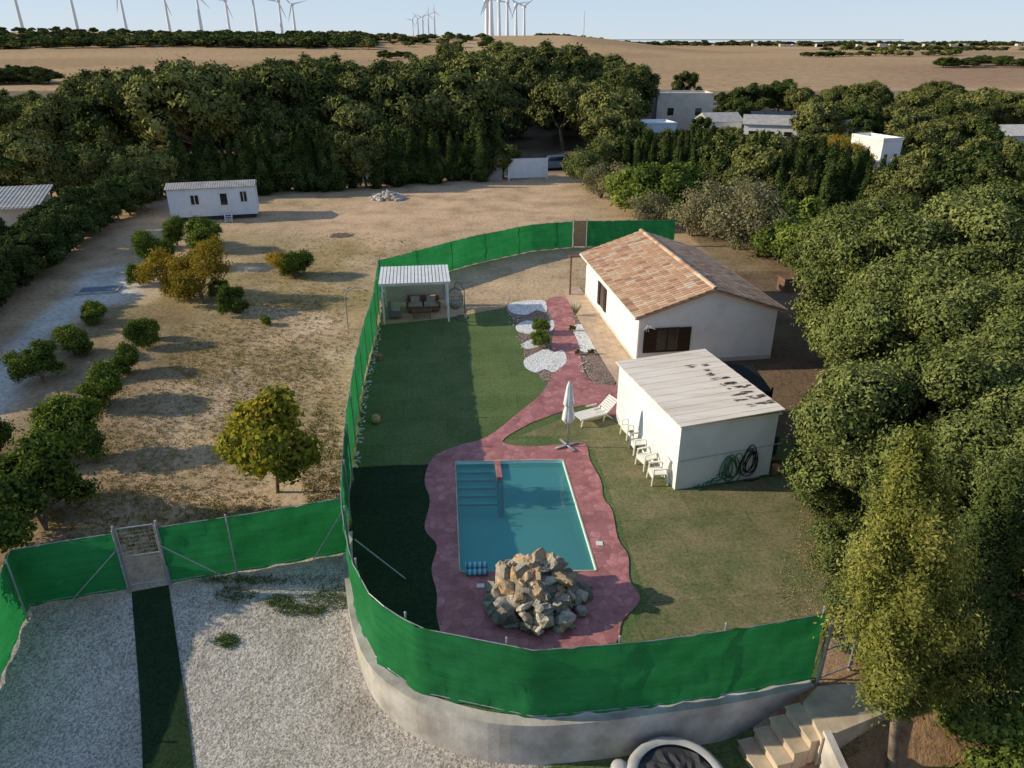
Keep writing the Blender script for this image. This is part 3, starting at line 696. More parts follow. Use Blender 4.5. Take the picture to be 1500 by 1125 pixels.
# ------------------------------------------------------------ shed
shed=empty('white_shed'); SZ=math.radians(15.0); SM=Matrix.Translation((5.6,21.25,0))@Matrix.Rotation(SZ,4,'Z'); SW,SD,SH=3.65,5.3,2.5
mb=MB(); mb.box(SM@Vector((SW/2,SD/2,SH/2)),(SW,SD,SH),0,SZ); mb.obj('walls',['white'],shed)
mb=MB(); nb=22
def sz(x,y): return SH+.04+.035*x
for i in range(nb):
    y0=-.14+(SD+.28)*i/nb; y1=-.14+(SD+.28)*(i+.985)/nb; a=-.12; b=SW+.12
    h=.035+.008*(i%2)
    vs=[(a,y0,sz(a,0)),(b,y0,sz(b,0)),(b,y1,sz(b,0)),(a,y1,sz(a,0)),(a,y0,sz(a,0)+h),(b,y0,sz(b,0)+h),(b,y1,sz(b,0)+h),(a,y1,sz(a,0)+h)]
    mb.add([SM@Vector(v) for v in vs],[(0,3,2,1),(4,5,6,7),(0,1,5,4),(1,2,6,5),(2,3,7,6),(3,0,4,7)])
mb.box(SM@Vector((SW/2,SD/2,SH+.015)),(SW+.16,SD+.16,.05),0,SZ)
mb.obj('sheet_roof',['shedroof'],shed)
mb=MB()
for k in range(60):
    row_=random.randrange(9); y=.5+.44*row_+random.uniform(-.07,.07); x=3.35-.7*(y/4)+random.gauss(-.05,.27)
    x=min(x,3.6); a,b=random.uniform(.07,.22),random.uniform(.025,.06); n=11; pts=[]
    for j in range(n): t=6.283*j/n; q=random.uniform(.5,1.3); pts.append(SM@Vector((x+a*q*math.cos(t),y+b*q*math.sin(t),sz(x,0)+.048+.0008*k)))
    mb.add(pts,[tuple(range(n))])
mb.obj('roof_worn_patches',['rot'],shed)
mb=MB(); mb.cyl(SM@Vector((0,-.02,1.15)),SM@Vector((SW+.3,-.02,1.3)),.012,mat=0)
def loopc(cx,z,r,n,mat):
    for k in range(n):
        pts=[]; ox=random.uniform(-.16,.16); s=random.uniform(.7,1.25); sk_=random.uniform(-.2,.2)
        for j in range(17): t=6.283*j/16; c_=math.cos(t); pts.append(SM@Vector((cx+ox+r*.5*s*math.sin(t)*(1-.35*c_)+sk_*c_*r,-.07-.02*k,max(.05,z+r*s*c_))))
        mb.tube(pts,.018,6,mat)
loopc(2.0,.66,.5,7,1); loopc(2.75,.8,.52,6,2)
for k in range(4):
    pts=[SM@Vector((1.8-.15*j-random.uniform(0,.1),-.12-.16*math.sin(j+k),.5*math.exp(-j*.5)+.05)) for j in range(8)]; mb.tube(pts,.018,6,1)
pts=[SM@Vector((2.6+.14*j,-.12-.1*math.sin(j*.8),.06)) for j in range(9)]; mb.tube(pts,.018,6,2)
mb.obj('garden_hoses',['grey','greenhose','blackhose'],shed)
mb=MB(); q=[SM@Vector(p) for p in [(3.3,SD+.25,2.2),(SW+2.0,SD-.6,2.05),(SW+1.5,2.6,1.95),(SW+.12,2.6,2.1),(SW+.12,SD+.1,2.2)]]
mb.add(q,[(4,3,2,1),(0,4,1)])
for p in[(SW+1.5,2.6),(SW+2.0,SD-.6),(3.3,SD+.25)]: mb.cyl(SM@Vector((*p,0)),SM@Vector((*p,2.1)),.04)
a_,b_=SM@Vector((SW+1.5,2.6,0)),SM@Vector((SW+2.0,SD-.6,0)); mb.add([a_,b_,b_+Vector((0,0,2.05)),a_+Vector((0,0,1.95))],[(0,1,2,3)])
mb.obj('black_shade_canopy',['black'])
mb=MB(); mb.box(SM@Vector((SW+.7,1.6,.4)),(.7,.9,.8),0,SZ); mb.box(SM@Vector((SW+.5,.6,.15)),(.5,.3,.3),1,SZ); mb.cyl(SM@Vector((SW+.35,.1,0)),SM@Vector((SW+.35,.1,.3)),.13,.17,12,2)
mb.obj('storage_boxes',['darkgrey','brownwood','terracotta'])
x,y=P(1153,425); mb=MB(); mb.box((x,y,.4),(1.0,.8,.8),0,.2); mb.box((x,y,.83),(1.1,.9,.06),0,.2); mb.box((x,y-.46,.45),(1.0,.03,.06),1,.2); mb.obj('wooden_crate',['brownwood','darkgrey'])
x,y=P(1192,418); mb=MB(); mb.cyl((x,y,0),(x,y,.85),.35,.35,16); mb.cyl((x,y,.85),(x,y,.9),.37,.3,16); mb.obj('water_drum',['bluecloth'])
# ------------------------------------------------------------ furniture
def chair(x,y,rz):
    mb=MB(); T=Matrix.Translation((x,y,.03))@Matrix.Rotation(rz,4,'Z')
    def b(c,d,rx=0): mb.box(T@Vector(c),d,0,M4=Matrix.Rotation(rz,4,'Z')@Matrix.Rotation(rx,4,'X'))
    b((0,0,.42),(.52,.5,.03)); 
    for i in range(5): b((-.19+.095*i,.27,.66),(.08,.025,.46),-.2)
    b((0,.32,.9),(.5,.04,.08),-.2)
    for sx in(-.25,.25): b((sx,.02,.64),(.08,.54,.03)); mb.cyl(T@Vector((sx,-.22,.64)),T@Vector((sx*1.1,-.27,0)),.03); mb.cyl(T@Vector((sx,.24,.64)),T@Vector((sx*1.1,.3,0)),.03)
    b((0,-.24,.34),(.5,.03,.16)); mb.obj('plastic_chair',['plastic'])
def lounger(x,y,rz,name='sun_lounger',back=.7):
    mb=MB(); T=Matrix.Translation((x,y,.03))@Matrix.Rotation(rz,4,'Z'); R4=Matrix.Rotation(rz,4,'Z')
    for sx in(-.3,.3): mb.box(T@Vector((sx,-.3,.32)),(.05,1.25,.06),0,M4=R4)
    for i in range(13): mb.box(T@Vector((0,-.88+.1*i,.34)),(.58,.075,.025),0,M4=R4)
    RB=R4@Matrix.Rotation(back,4,'X')
    for i in range(7):
        s=.06+.1*i; mb.box(T@Vector((0,.33+s*math.cos(back),.34+s*math.sin(back))),(.56,.075,.025),0,M4=RB)
    for sx in(-.3,.3):
        mb.cyl(T@Vector((sx,.33,.33)),T@Vector((sx,.33+.72*math.cos(back),.34+.72*math.sin(back))),.025)
        for yy in(-.8,.25): mb.cyl(T@Vector((sx,yy,.32)),T@Vector((sx*1.05,yy-.08,0)),.028)
        mb.cyl(T@Vector((sx,.25,.33)),T@Vector((sx*1.05,.65,0)),.022); mb.box(T@Vector((sx*1.1,.0,.5)),(.05,.5,.03),0,M4=R4)
    mb.obj(name,['plastic'])
for i,p in enumerate([(926,640),(938,662),(950,684),(966,706)]):
    x,y=P(*p); chair(x-.1,y,-math.pi/2+SZ+random.uniform(-.15,.15)); 
x,y=P(872,615); lounger(x,y,math.radians(-62))
mb=MB(); x,y=P(831,655); mb.cyl((x,y,.04),(x,y,2.75),.03,.025,10,0)
for a in(0,math.pi/2): mb.box((x,y,.09),(1.0,.09,.06),0,a+.5)
prof=[(1.05,.1),(1.2,.2),(1.5,.17),(1.75,.12),(1.85,.17),(2.2,.13),(2.6,.08),(2.78,.02)]
seg=24; vs=[];fs=[]
for k,(z,r) in enumerate(prof):
    for j in range(seg): a=6.283*j/seg; q=r*(1+.25*math.cos(8*a)); vs.append((x+q*math.cos(a),y+q*math.sin(a),z))
    if k: 
        for j in range(seg): fs.append(((k-1)*seg+j,(k-1)*seg+(j+1)%seg,k*seg+(j+1)%seg,k*seg+j))
mb.add(vs,fs,1); mb.obj('closed_parasol',['metal','whitepaint'],None,True)
pg=empty('white_pergola'); ang=math.atan2(.45,3.6); PM=Matrix.Translation((-7.0,37.5,0))@Matrix.Rotation(ang,4,'Z'); 
mb=MB()
for px in(.05,3.55):
    for py in(.05,3.0): mb.box(PM@Vector((px,py,1.1)),(.1,.1,2.2),0,ang)
mb.box(PM@Vector((1.8,.05,2.24)),(3.8,.08,.14),0,ang); mb.box(PM@Vector((1.8,3.0,2.24)),(3.8,.08,.14),0,ang)
for px in(.05,3.55): mb.box(PM@Vector((px,1.52,2.24)),(.08,2.86,.12),0,ang)
for i in range(20): mb.box(PM@Vector((-.02+.192*i,1.5,2.34)),(.15,3.3,.04),0,ang)
mb.obj('frame',['whitepaint'],pg)
mb=MB(); mb.box(PM@Vector((1.8,3.1,1.1)),(3.4,.03,1.7),0,ang); mb.obj('back_screen',['haybuild'],pg)
mb=MB()
mb.box(PM@Vector((2.2,2.0,.25)),(1.8,.7,.3),0,ang); mb.box(PM@Vector((2.2,2.32,.6)),(1.8,.18,.5),0,ang)
for xx in(1.3,3.1): mb.box(PM@Vector((xx,2.0,.45)),(.14,.7,.4),0,ang)
for xx in(1.75,2.65): mb.box(PM@Vector((xx,1.95,.45)),(.8,.6,.14),1,ang); mb.box(PM@Vector((xx,2.18,.68)),(.5,.16,.36),1,ang)
mb.obj('garden_sofa',['brownwood','cushion'],pg)
mb=MB(); mb.box(PM@Vector((2.1,.95,.42)),(1.1,.6,.04),0,ang)
for a in(-.45,.45):
    for b in(-.22,.22): mb.box(PM@Vector((2.1+a,.95+b,.2)),(.05,.05,.4),0,ang)
mb.obj('coffee_table',['brownwood'],pg)
mb=MB(); mb.box(PM@Vector((.6,1.1,.3)),(.7,.65,.35),0,ang); mb.box(PM@Vector((.32,1.1,.6)),(.14,.65,.5),0,ang); mb.box(PM@Vector((.65,1.1,.52)),(.5,.5,.12),1,ang); mb.obj('armchair',['midgrey','cushion'],pg)
mb=MB(); x,y=P(668,466); 
for k in range(9):
    a=math.pi*k/9; pts=[(x+.42*math.cos(a)*math.sin(t),y+.42*math.sin(a)*math.sin(t),1.15+.62*math.cos(t)) for t in [6.283*j/20 for j in range(21)]]; mb.tube(pts,.011,4)
for z in(.75,.95,1.15,1.35): 
    r=.42*math.sqrt(max(0,1-((z-1.15)/.62)**2)); mb.tube([(x+r*math.cos(t),y+r*math.sin(t),z) for t in [6.283*j/16 for j in range(17)]],.011,4)
mb.blob((x,y,.85),.32,2,1,.08,squash=(1,1,.5)); mb.tube([(x+.5,y,0.03),(x+.5,y,1.6),(x+.35,y,1.95),(x+.1,y,2.1),(x,y,1.95),(x,y,1.78)],.025,8); mb.tube([(x+.3*math.cos(t)+.3,y+.4*math.sin(t),.05) for t in [6.283*j/14 for j in range(15)]],.025,6)
mb.obj('hanging_egg_chair',['midgrey','cushion'])
mb=MB(); x,y=P(510,482); mb.tube([(x,y,0),(x,y,1.9),(x+.15,y,2.15),(x+.5,y,2.3),(x+.9,y,2.3)],.035,8); mb.obj('outdoor_shower_pole',['metal'])
mb=MB(); x,y=P(551,620); mb.blob((x,y,.2),.2,4,0,.0); mb.obj('wicker_ball',['straw'],None,True)
mb=MB(); x,y=P(556,527); mb.cyl((x,y,.02),(x,y,.26),.12,.17,14); mb.obj('terracotta_pot',['terracotta'])
# ------------------------------------------------------------ mobile home
mh=empty('mobile_home'); A=np.array(G(252,326)); B=np.array(G(379,319)); d=B-A; ml=float(np.linalg.norm(d)); ma=math.atan2(d[1],d[0]); MM=Matrix.Translation((A[0],A[1],0))@Matrix.Rotation(ma,4,'Z')
mb=MB(); mb.box(MM@Vector((ml/2,1.5,1.55)),(ml,3.0,2.35),0,ma)
for k in range(int(ml/.2)): mb.box(MM@Vector((.1+k*.2,-.008,1.6)),(.02,.02,2.2),0,ma)
mb.box(MM@Vector((ml/2,1.5,.2)),(ml*.94,2.6,.4),1,ma); mb.obj('body',['bluepanel','darkgrey'],mh)
mb=MB(); n=38
for k in range(n):
    a0=-.12+(ml+.24)*k/n; a1=a0+(ml+.24)/n*.72
    for s0,s1 in((-.2,1.5),(3.2,1.5)):
        z0=2.72; z1=3.0; vs=[(a0,s0,z0),(a1,s0,z0),(a1,s1,z1),(a0,s1,z1)]; vs+=[(v[0],v[1],v[2]+.05) for v in vs]
        mb.add([MM@Vector(v) for v in vs],[(4,5,6,7),(0,1,5,4),(1,2,6,5),(3,0,4,7)])
vs=[(-.12,-.2,2.72),(ml+.12,-.2,2.72),(ml+.12,1.5,3.0),(-.12,1.5,3.0),(-.12,3.2,2.72),(ml+.12,3.2,2.72)]
mb.add([MM@Vector(v) for v in vs],[(0,1,2,3),(3,2,5,4),(0,3,4),(1,5,2)]); mb.obj('corrugated_roof',['greyroof'],mh)
mb=MB()
def win(x,z,w,h):
    mb.box(MM@Vector((x,-.03,z)),(w+.14,.04,h+.14),0,ma); mb.box(MM@Vector((x,-.055,z)),(w,.03,h),1,ma); mb.box(MM@Vector((x,-.075,z)),(.05,.02,h),0,ma)
    for s in(-1,1): mb.box(MM@Vector((x+s*(w/2+.2),-.03,z)),(.22,.03,h+.1),2,ma)
win(ml*.3,1.8,.6,.75); win(ml*.86,1.9,.5,.85); mb.box(MM@Vector((ml*.63,-.03,1.45)),(.95,.05,2.0),0,ma); mb.box(MM@Vector((ml*.63,-.06,1.75)),(.55,.03,.95),1,ma); mb.obj('windows_and_door',['whitepaint','glass','bluepanel'],mh)
mb=MB()
for s in(-.28,.28): mb.box(MM@Vector((ml*.66+s,-.8,.28)),(.05,1.1,.08),0,M4=Matrix.Rotation(ma,4,'Z')@Matrix.Rotation(.5,4,'X'))
for k in range(4): mb.box(MM@Vector((ml*.66,-1.15+.25*k,.1+.13*k)),(.56,.2,.03),0,ma)
for s in(-.28,.28): mb.cyl(MM@Vector((ml*.66+s,-1.0,.0)),MM@Vector((ml*.66+s,-1.0,1.0)),.02); mb.cyl(MM@Vector((ml*.66+s,-1.0,1.0)),MM@Vector((ml*.66+s,-.05,1.3)),.02)
mb.obj('entry_steps',['whitepaint'],mh)
gt=empty('sliding_gate'); a=G3(745,264); b=G3(801,262); d=b-a; ga=math.atan2(d.y,d.x); mb=MB(); mid=(a+b)/2
mb.box(mid+Vector((0,0,1.2)),(d.length,.05,2.0),0,ga)
for k in range(22): q=a.lerp(b,(k+.5)/22); mb.box(q+Vector((0,-.04,1.2)),(.04,.03,2.0),0,ga)
for q in(a,b): mb.box(q+Vector((0,0,1.2)),(.16,.16,2.4),0,ga)
mb.box(mid+Vector((0,0,2.25)),(d.length,.08,.08),0,ga); mb.obj('panel',['bluepanel'],gt)
mb=MB(); q=G3(728,264); mb.box(q+Vector((-.4,0,1)),(2,.2,2),0,ga); mb.obj('post_wall',['greyroof'],gt)
def car(x,y,rz,paint):
    e=empty('parked_car'); z=float(hgt(x,y)); T=Matrix.Translation((x,y,z))@Matrix.Rotation(rz,4,'Z')
    prof=[(-2.1,.35),(-2.15,.8),(-2.0,.95),(-1.2,1.05),(-.6,1.6),(1.3,1.65),(1.95,1.05),(2.1,.9),(2.1,.35)]
    mb=MB(); n=len(prof)
    vs=[]; 
    for s in(-1,1):
        for px,pz in prof: w=.88 if pz<1.1 else .7; vs.append(T@Vector((px,s*w,pz)))
    mb.add(vs,[tuple(range(n)),tuple(range(n,2*n))[::-1]]+[(i,n+i,n+(i+1)%n,(i+1)%n) for i in range(n)]); mb.obj('body',[paint],e)
    mb=MB()
    for s in(-1,1): mb.add([T@Vector(v) for v in [(-1.05,s*.86,1.12),(-.55,s*.76,1.5),(1.2,s*.76,1.54),(1.65,s*.86,1.12)]],[(0,1,2,3)])
    for xa,za,xb,zb in((-1.17,1.12,-.64,1.57),(1.37,1.6,1.9,1.12)):
        nx_=-.03 if xa<0 else .03; mb.add([T@Vector(v) for v in [(xa+nx_,-.68,za+.02),(xa+nx_,.68,za+.02),(xb+nx_,.64,zb+.0),(xb+nx_,-.64,zb)]],[(0,1,2,3)])
    mb.obj('windows',['glass'],e)
    mb=MB()
    for wx in(-1.35,1.3):
        for s in(-1,1): mb.cyl(T@Vector((wx,s*.7,.34)),T@Vector((wx,s*.92,.34)),.34,.34,16)
    mb.obj('wheels',['tyre'],e)
q=G3(810,248); car(q.x,q.y,.25,'carpaint')
mb=MB(); q=G3(568,291); rr=random.Random(3)
for i in range(110):
    a=rr.uniform(0,6.28); r=rr.random()**.6*1.5; mb.blob((q.x+r*math.cos(a)*1.1,q.y+r*math.sin(a),.08+max(0,.8-r*.55)*rr.random()),rr.uniform(.08,.26),1,0,.25,rr.random(),rr,(1,1,.7))
mb.obj('rubble_heap',['rubble'])
mb=MB(); q=G3(500,345); pts=[(q.x+1.1*math.cos(t)*random.uniform(.6,1.1),q.y+1.0*math.sin(t)*random.uniform(.6,1.1),q.z+.02) for t in [6.283*j/22 for j in range(22)]]; mb.add(pts,[tuple(range(22))])
mb.obj('burnt_patch',['ash'])
q=G3(145,426); mb=MB(); mb.box(q+Vector((0,0,.05)),(2.4,1.4,.1),0,.2); mb.box(q+Vector((0,0,.115)),(2.0,.9,.03),1,.2); mb.obj('cistern_cover',['concrete','bluecloth'])
nb_=empty('neighbour_building'); q=G3(-5,350); mb=MB(); mb.box(q+Vector((-1,3,1.1)),(6.2,5,2.4),0,.3); mb.obj('walls',['haybuild'],nb_)
mb=MB(); mb.box(q+Vector((-1,3,2.55)),(6.8,5.8,.12),0,M4=Matrix.Rotation(.3,4,'Z')@Matrix.Rotation(.14,4,'X'))
for k in range(22): mb.box(q+Vector((-1,3,2.62))+Matrix.Rotation(.3,3,'Z')@Vector((-3.2+.3*k,0,0)),(.1,5.8,.05),0,M4=Matrix.Rotation(.3,4,'Z')@Matrix.Rotation(.14,4,'X'))
mb.obj('roof',['greyroof'],nb_)
q=G3(45,322); mb=MB(); mb.cyl(q,q+Vector((0,0,2.2)),.25,.18,10); mb.cyl(q+Vector((0,0,2.2)),q+Vector((0,0,2.4)),.3,.3,10); mb.obj('red_chimney',['terracotta'],nb_)
def building(name,u0,u1,vb,h,dep,wall,roof='flat',roofm='greyroof',rot=.1,wins=2):
    e=empty(name); a=G3(u0,vb); b=G3(u1,vb); w=(b-a).length; mid=(a+b)/2; z=mid.z-.3
    T=Matrix.Translation((mid.x,mid.y,z))@Matrix.Rotation(rot,4,'Z'); mb=MB()
    mb.box(T@Vector((0,dep/2,h/2)),(w,dep,h),0,rot); mb.obj('walls',[wall],e)
    mb=MB()
    if roof=='flat':
        for c,dd in(((0,.1,h+.12),(w+.1,.2,.35)),((0,dep-.1,h+.12),(w+.1,.2,.35)),((-w/2+.1,dep/2,h+.12),(.2,dep-.4,.35)),((w/2-.1,dep/2,h+.12),(.2,dep-.4,.35))): mb.box(T@Vector(c),dd,0,rot)
        mb.obj('parapet',[wall],e)
    else:
        vs=[(-w/2-.3,-.3,h),(w/2+.3,-.3,h),(w/2+.3,dep/2,h+1.1),(-w/2-.3,dep/2,h+1.1),(-w/2-.3,dep+.3,h),(w/2+.3,dep+.3,h)]
        mb.add([T@Vector(v) for v in vs],[(0,1,2,3),(3,2,5,4),(0,3,4),(1,5,2)]); mb.obj('roof',[roofm],e)
    mb=MB()
    for k in range(wins): mb.box(T@Vector((-w/2+w*(k+.5)/wins,-.03,h*.55)),(min(1.0,w*.15),.06,1.1),0,rot)
    mb.obj('windows',['glass'],e)
building('beige_house',960,1040,190,5.6,7,'haybuild','flat',rot=-.05)
building('white_cottage',1088,1162,214,3.2,6,'white','gable','greyroof',rot=-.3,wins=3)
building('white_cottage',1035,1085,206,3.0,5,'white','gable','greyroof',rot=.15)
building('white_cottage',926,990,214,3.2,5,'bluepanel','flat',rot=.15)
building('white_cottage',1240,1275,226,3.4,5,'white','gable','greyroof',rot=.2)
building('white_cottage',1280,1314,262,4.4,5,'white','flat',rot=.3)
building('white_cottage',1450,1530,230,3.0,6,'white','gable','rubble',rot=.1,wins=3)
building('farm_shed',676,690,62,4,8,'haybuild','flat',rot=0)
mb=MB(); q=G3(1130,205); 
for k in range(3): mb.box(q+Vector((-2.2+2.2*k,1,3.6)),(2.0,1.6,.05),0,M4=Matrix.Rotation(.45,4,'X'))
mb.obj('solar_panels',['glass'])
WIN=[(955,1048,140,172),(1086,1165,172,200),(924,990,180,198),(1036,1080,180,192),(1286,1304,208,240),(1455,1510,196,210),(955,975,112,160),(796,822,228,250)]
def fit(x,y,r,h,smin=.4,extra=None):
    """largest scale (<=1) for a tree at x,y so the roof boxes and skyline, given in image pixels, stay clear"""
    z=float(hgt(x,y)); u,vb=proj(x,y,z); d=y*cT+(H-z)*sT; ru=r*F/d*.7; vlim=-1e9
    for a,b,t,bt in WIN:
        if u+ru>a and u-ru<b and vb>t+12: vlim=max(vlim,bt-4)
    if extra is not None: vlim=max(vlim,float(extra(u))+random.uniform(-3,10))
    s=min(1,(zat(y,vlim)-z)/h) if vlim>-1e8 else 1
    return s if s>=smin else 0
# ------------------------------------------------------------ hot tub, steps
tub=empty('inflatable_hot_tub'); cx,cy=3.62,10.78; z=float(hgt(cx,cy))+.02
mb=MB(); pr=[(.84,.1),(1.08,.02),(1.17,.2),(1.17,.5),(1.1,.66),(1.0,.72),(.88,.66)]; seg=48; vs=[];fs=[]
for k,(r,h_) in enumerate(pr):
    for j in range(seg): a=6.283*j/seg; q=r*(1-.012*(j%4==0)*(2<=k<=5)); vs.append((cx+q*math.cos(a),cy+q*math.sin(a),z+h_))
    if k:
        for j in range(seg): fs.append(((k-1)*seg+j,(k-1)*seg+(j+1)%seg,k*seg+(j+1)%seg,k*seg+j))
mb.add(vs,fs); mb.obj('rim',['grey'],tub,True)
mb=MB(); rr=random.Random(9); vs=[(cx,cy,z+.6)]
for k in range(1,7):
    for j in range(30): a=6.283*j/30; vs.append((cx+.147*k*math.cos(a),cy+.147*k*math.sin(a),z+.6+rr.uniform(-.04,.04)))
fs=[(0,1+j,1+(j+1)%30) for j in range(30)]+[(1+30*(k-1)+j,1+30*k+j,1+30*k+(j+1)%30,1+30*(k-1)+(j+1)%30) for k in range(1,6) for j in range(30)]
mb.add(vs,fs); mb.obj('cover',['darkgrey'],tub)
mb=MB(); mb.cyl((2.4,11.15,z),(2.4,11.15,z+.55),.2,.2,16,0); mb.blob((2.4,11.15,z+.58),.19,2,0,0,squash=(1,1,.5)); mb.blob((2.65,10.9,z+.2),.2,2,1,.05); mb.obj('pump',['grey','black'],tub,True)
st=empty('stone_steps'); mb=MB()
for i in range(4):
    mb.box((6.72-.36*i,11.85-.09*i,-.1-.27*i-.35),(.36,.95,.7),0,.25); mb.box((6.70-.36*i,11.85-.09*i,-.1-.27*i+.015),(.4,1.0,.04),0,.25)
mb.obj('treads',['stone'],st)
mb=MB(); mb.prism([(6.85,11.3),(8.6,12.0),(8.9,12.9),(7.3,12.75),(6.8,12.3)],-1.4,.06); mb.obj('landing',['stone'],st)
mb=MB(); mb.box((7.0,10.5,-.6),(.16,1.9,1.5),0,.0); mb.obj('side_wall',['concrete'],st)
# ------------------------------------------------------------ wind turbines
def turbine(x,y,hub,rb,sc,ph,yaw=.2):
    mb=MB(); z=float(hgt(x,y)); mb.cyl((x,y,z-3),(x,y,hub),1.6*sc,.9*sc,12)
    mb.box((x,y+.5,hub+.8*sc),(2.6*sc,6*sc,2.6*sc),0,yaw); c=Vector((x,y-3.2*sc,hub+.8*sc)); mb.blob(c,1.3*sc,2,0,0)
    for k in range(3):
        a=ph+k*2.0944; d=Vector((math.cos(a)*math.cos(yaw),math.cos(a)*math.sin(yaw),math.sin(a))); w=Vector((0,-1,0)).cross(d)*1.0*sc
        p1=c+d*rb*.2; p2=c+d*rb; mb.add([c-w*.4,c+w*.4,p1+w*.8,p2+w*.12,p2-w*.1,p1-w*.5],[(0,1,2,5),(5,2,3,4)])
        q=Vector((0,.35*sc,0)); mb.add([c-w*.4+q,c+w*.4+q,p1+w*.8+q,p2+w*.12+q,p2-w*.1+q,p1-w*.5+q],[(0,1,2,5),(5,2,3,4)])
    mb.obj('wind_turbine',['turbine'])
def tb(u,hv,y,rb=20,sc=1,ph=None):
    dy=(562.5-hv)/F; k=cT+dy*sT; x=(u-750)/F*y/k; hub=14+y*(-sT+dy*cT)/k; turbine(x,y,hub,rb,sc,random.uniform(0,2) if ph is None else ph)
for u,hv,y in((12,-40,800),(97,-30,830),(174,-12,870),(240,-4,900),(287,-8,900),(330,2,960),(370,-2,940),(408,3,960),(428,8,1000)): tb(u,hv,y,20,1.15)
for u,hv in((604,30),(612,28),(619,26),(627,22),(636,18)): tb(u,hv,2300,22,1.4)
for u,hv,y in((713,0,900),(719,-4,860),(731,2,950),(743,5,1000),(756,8,1050),(768,11,1100)): tb(u,hv,y,18,1.9 if u<722 else 1.4)
mb=MB(); x=105/F*900/1.108; mb.cyl((x,900,0),(x,900,44),.5,.3,5); mb.obj('radio_mast',['metal'])
# ------------------------------------------------------------ trees
OL=[tree_mesh('olive_near_a',11,8,4.3,4.5,3.6,58,150000,.08,'olive',.3,(.17,.29),-.75,14,shell=(.62,1.0),twigspread=.07),
    tree_mesh('olive_near_b',12,8,4.3,4.3,3.6,52,140000,.08,'olive',.3,(.17,.3),-.75,14,shell=(.6,1.0),twigspread=.07),
    tree_mesh('olive_near_c',13,8,4.3,4.5,3.9,60,140000,.08,'olive',.3,(.15,.28),-.75,14,shell=(.6,1.02),twigspread=.07)]
FO=[tree_mesh('olive_far_%d'%i,20+i,7.5,3.5,4.3,3.1,28,11000,.2,'olivefar',.25,(.2,.36),-.6,7,.5,shell=(.5,.95),twigspread=.12) for i in range(5)]
FD=[tree_mesh('dark_tree_%d'%i,30+i,7,3.2,3.9,3.2,28,10000,.2,'darkleaf',.2,(.2,.34),-.7,7,.5,shell=(.5,.95),twigspread=.12) for i in range(3)]
SC=[tree_mesh('scrub_%d'%i,34+i,7,3.3,3.9,3.2,16,900,.7,'darkleaf' if i<2 else 'olivefar',.2,(.25,.4),-.7,3,.6,shell=(.4,.9),twigspread=.12,limbs=2) for i in range(3)]
FC=[conifer_mesh('cypress_far_%d'%i,40+i,6,1.15,9000,.12,'darkleaf',.1,rag=.5,cl=7,pw=.95,nb=26) for i in range(4)]
BU=[tree_mesh('bush_%d'%i,50+i,2,1.0,1.0,.85,18,11000,.06,'citrus',.05,(.2,.42),-.8,8,.5,core=True,stems=2,twigspread=.2,limbs=3,shell=(.35,.95),stray=.15) for i in range(4)]
BY=[tree_mesh('bushy_%d'%i,60+i,2,1.0,1.05,.85,16,7000,.06,'citrusy',.05,(.2,.42),-.8,8,.5,core=False,stems=3,twigspread=.25,limbs=8,shell=(.35,.95),stray=.15) for i in range(2)]
BB=[tree_mesh('bright_%d'%i,64+i,3,1.5,1.5,1.3,24,14000,.1,'bright',.08,(.2,.38),-.8,8,.6,twigspread=.2,shell=(.4,.95),stray=.12) for i in range(2)]
BG=[tree_mesh('grey_%d'%i,68+i,3,1.5,1.5,1.3,24,6500,.07,'greyleaf',.09,(.22,.38),-.8,8,.5,core=False,stems=4,limbs=18,twigspread=.3) for i in range(2)]
BO=[tree_mesh('oliveshrub_%d'%i,72+i,3,1.5,1.5,1.3,26,32000,.07,'olive',.08,(.2,.36),-.9,10,.45,twigspread=.16,shell=(.45,1)) for i in range(2)]
WAL=tree_mesh('walnut',83,3.9,1.75,2.5,1.5,28,14000,.12,'walnut',.09,(.16,.32),-.8,8,.6,core=False,twigspread=.2,limbs=20,shell=(.3,1.05),stray=.18)
CON=conifer_mesh('conifer_near',90,8.6,1.3,60000,.045,'yconifer',2.4,trunk=.13,cl=14,lean=(-1.5,.4),rag=.72,pw=.6,nb=60,core=.3)
CON2=conifer_mesh('conifer_near_dark',91,7.4,1.3,50000,.05,'darkleaf',1.2,trunk=.13,cl=14,lean=(-.4,.2),rag=.6,pw=.6,nb=50,core=.42)
put('conifer_tree',CON,8.75,11.1,1,rz=0,z=-1.2); put('conifer_tree',CON2,10.3,12.2,.95,rz=0,z=-.8)
for x,y,s,k in((16.8,29,1.02,0),(14.9,23.8,.86,1),(19.6,23.5,.98,2),(12.2,18.3,.78,1),(15.8,18.5,.9,0),(12.2,14.6,.66,2),(15.5,13.5,.8,0),(22,33,1.0,1),(25,27,1.0,2),(19,36.5,.85,1),(20,17,1,1)):
    put('olive_tree',OL[k],x,y,s)
for x,y,s,m in((8.9,14.8,.5,BO[0]),(9.5,16.6,.65,BO[1]),(10.3,19.3,.75,BO[0]),(10.9,21.5,.7,BO[1]),(9.1,13.6,.45,BO[1]),(10.6,13.2,.8,BO[0]),(8.4,14.1,.35,BO[1])): put('olive_shrub',m,x,y,s)
for x,y,s in((10.4,10.3,.6),(11.3,10.3,.8),(11.0,11.5,.75),(12.6,11.2,1.0),(10.7,9.5,.7)): put('green_shrub',BB[random.randint(0,1)],x,y,s)
wood=empty('woodland')
ol=[(-400,150),(0,140),(40,135),(100,140),(150,104),(300,96),(370,104),(420,82),(500,82),(540,97),(600,85),(650,62),(720,58),(800,62),(870,74),(930,85),(945,105),(965,175)]
def outline(u): return np.interp(u,[a for a,b in ol],[b for a,b in ol])
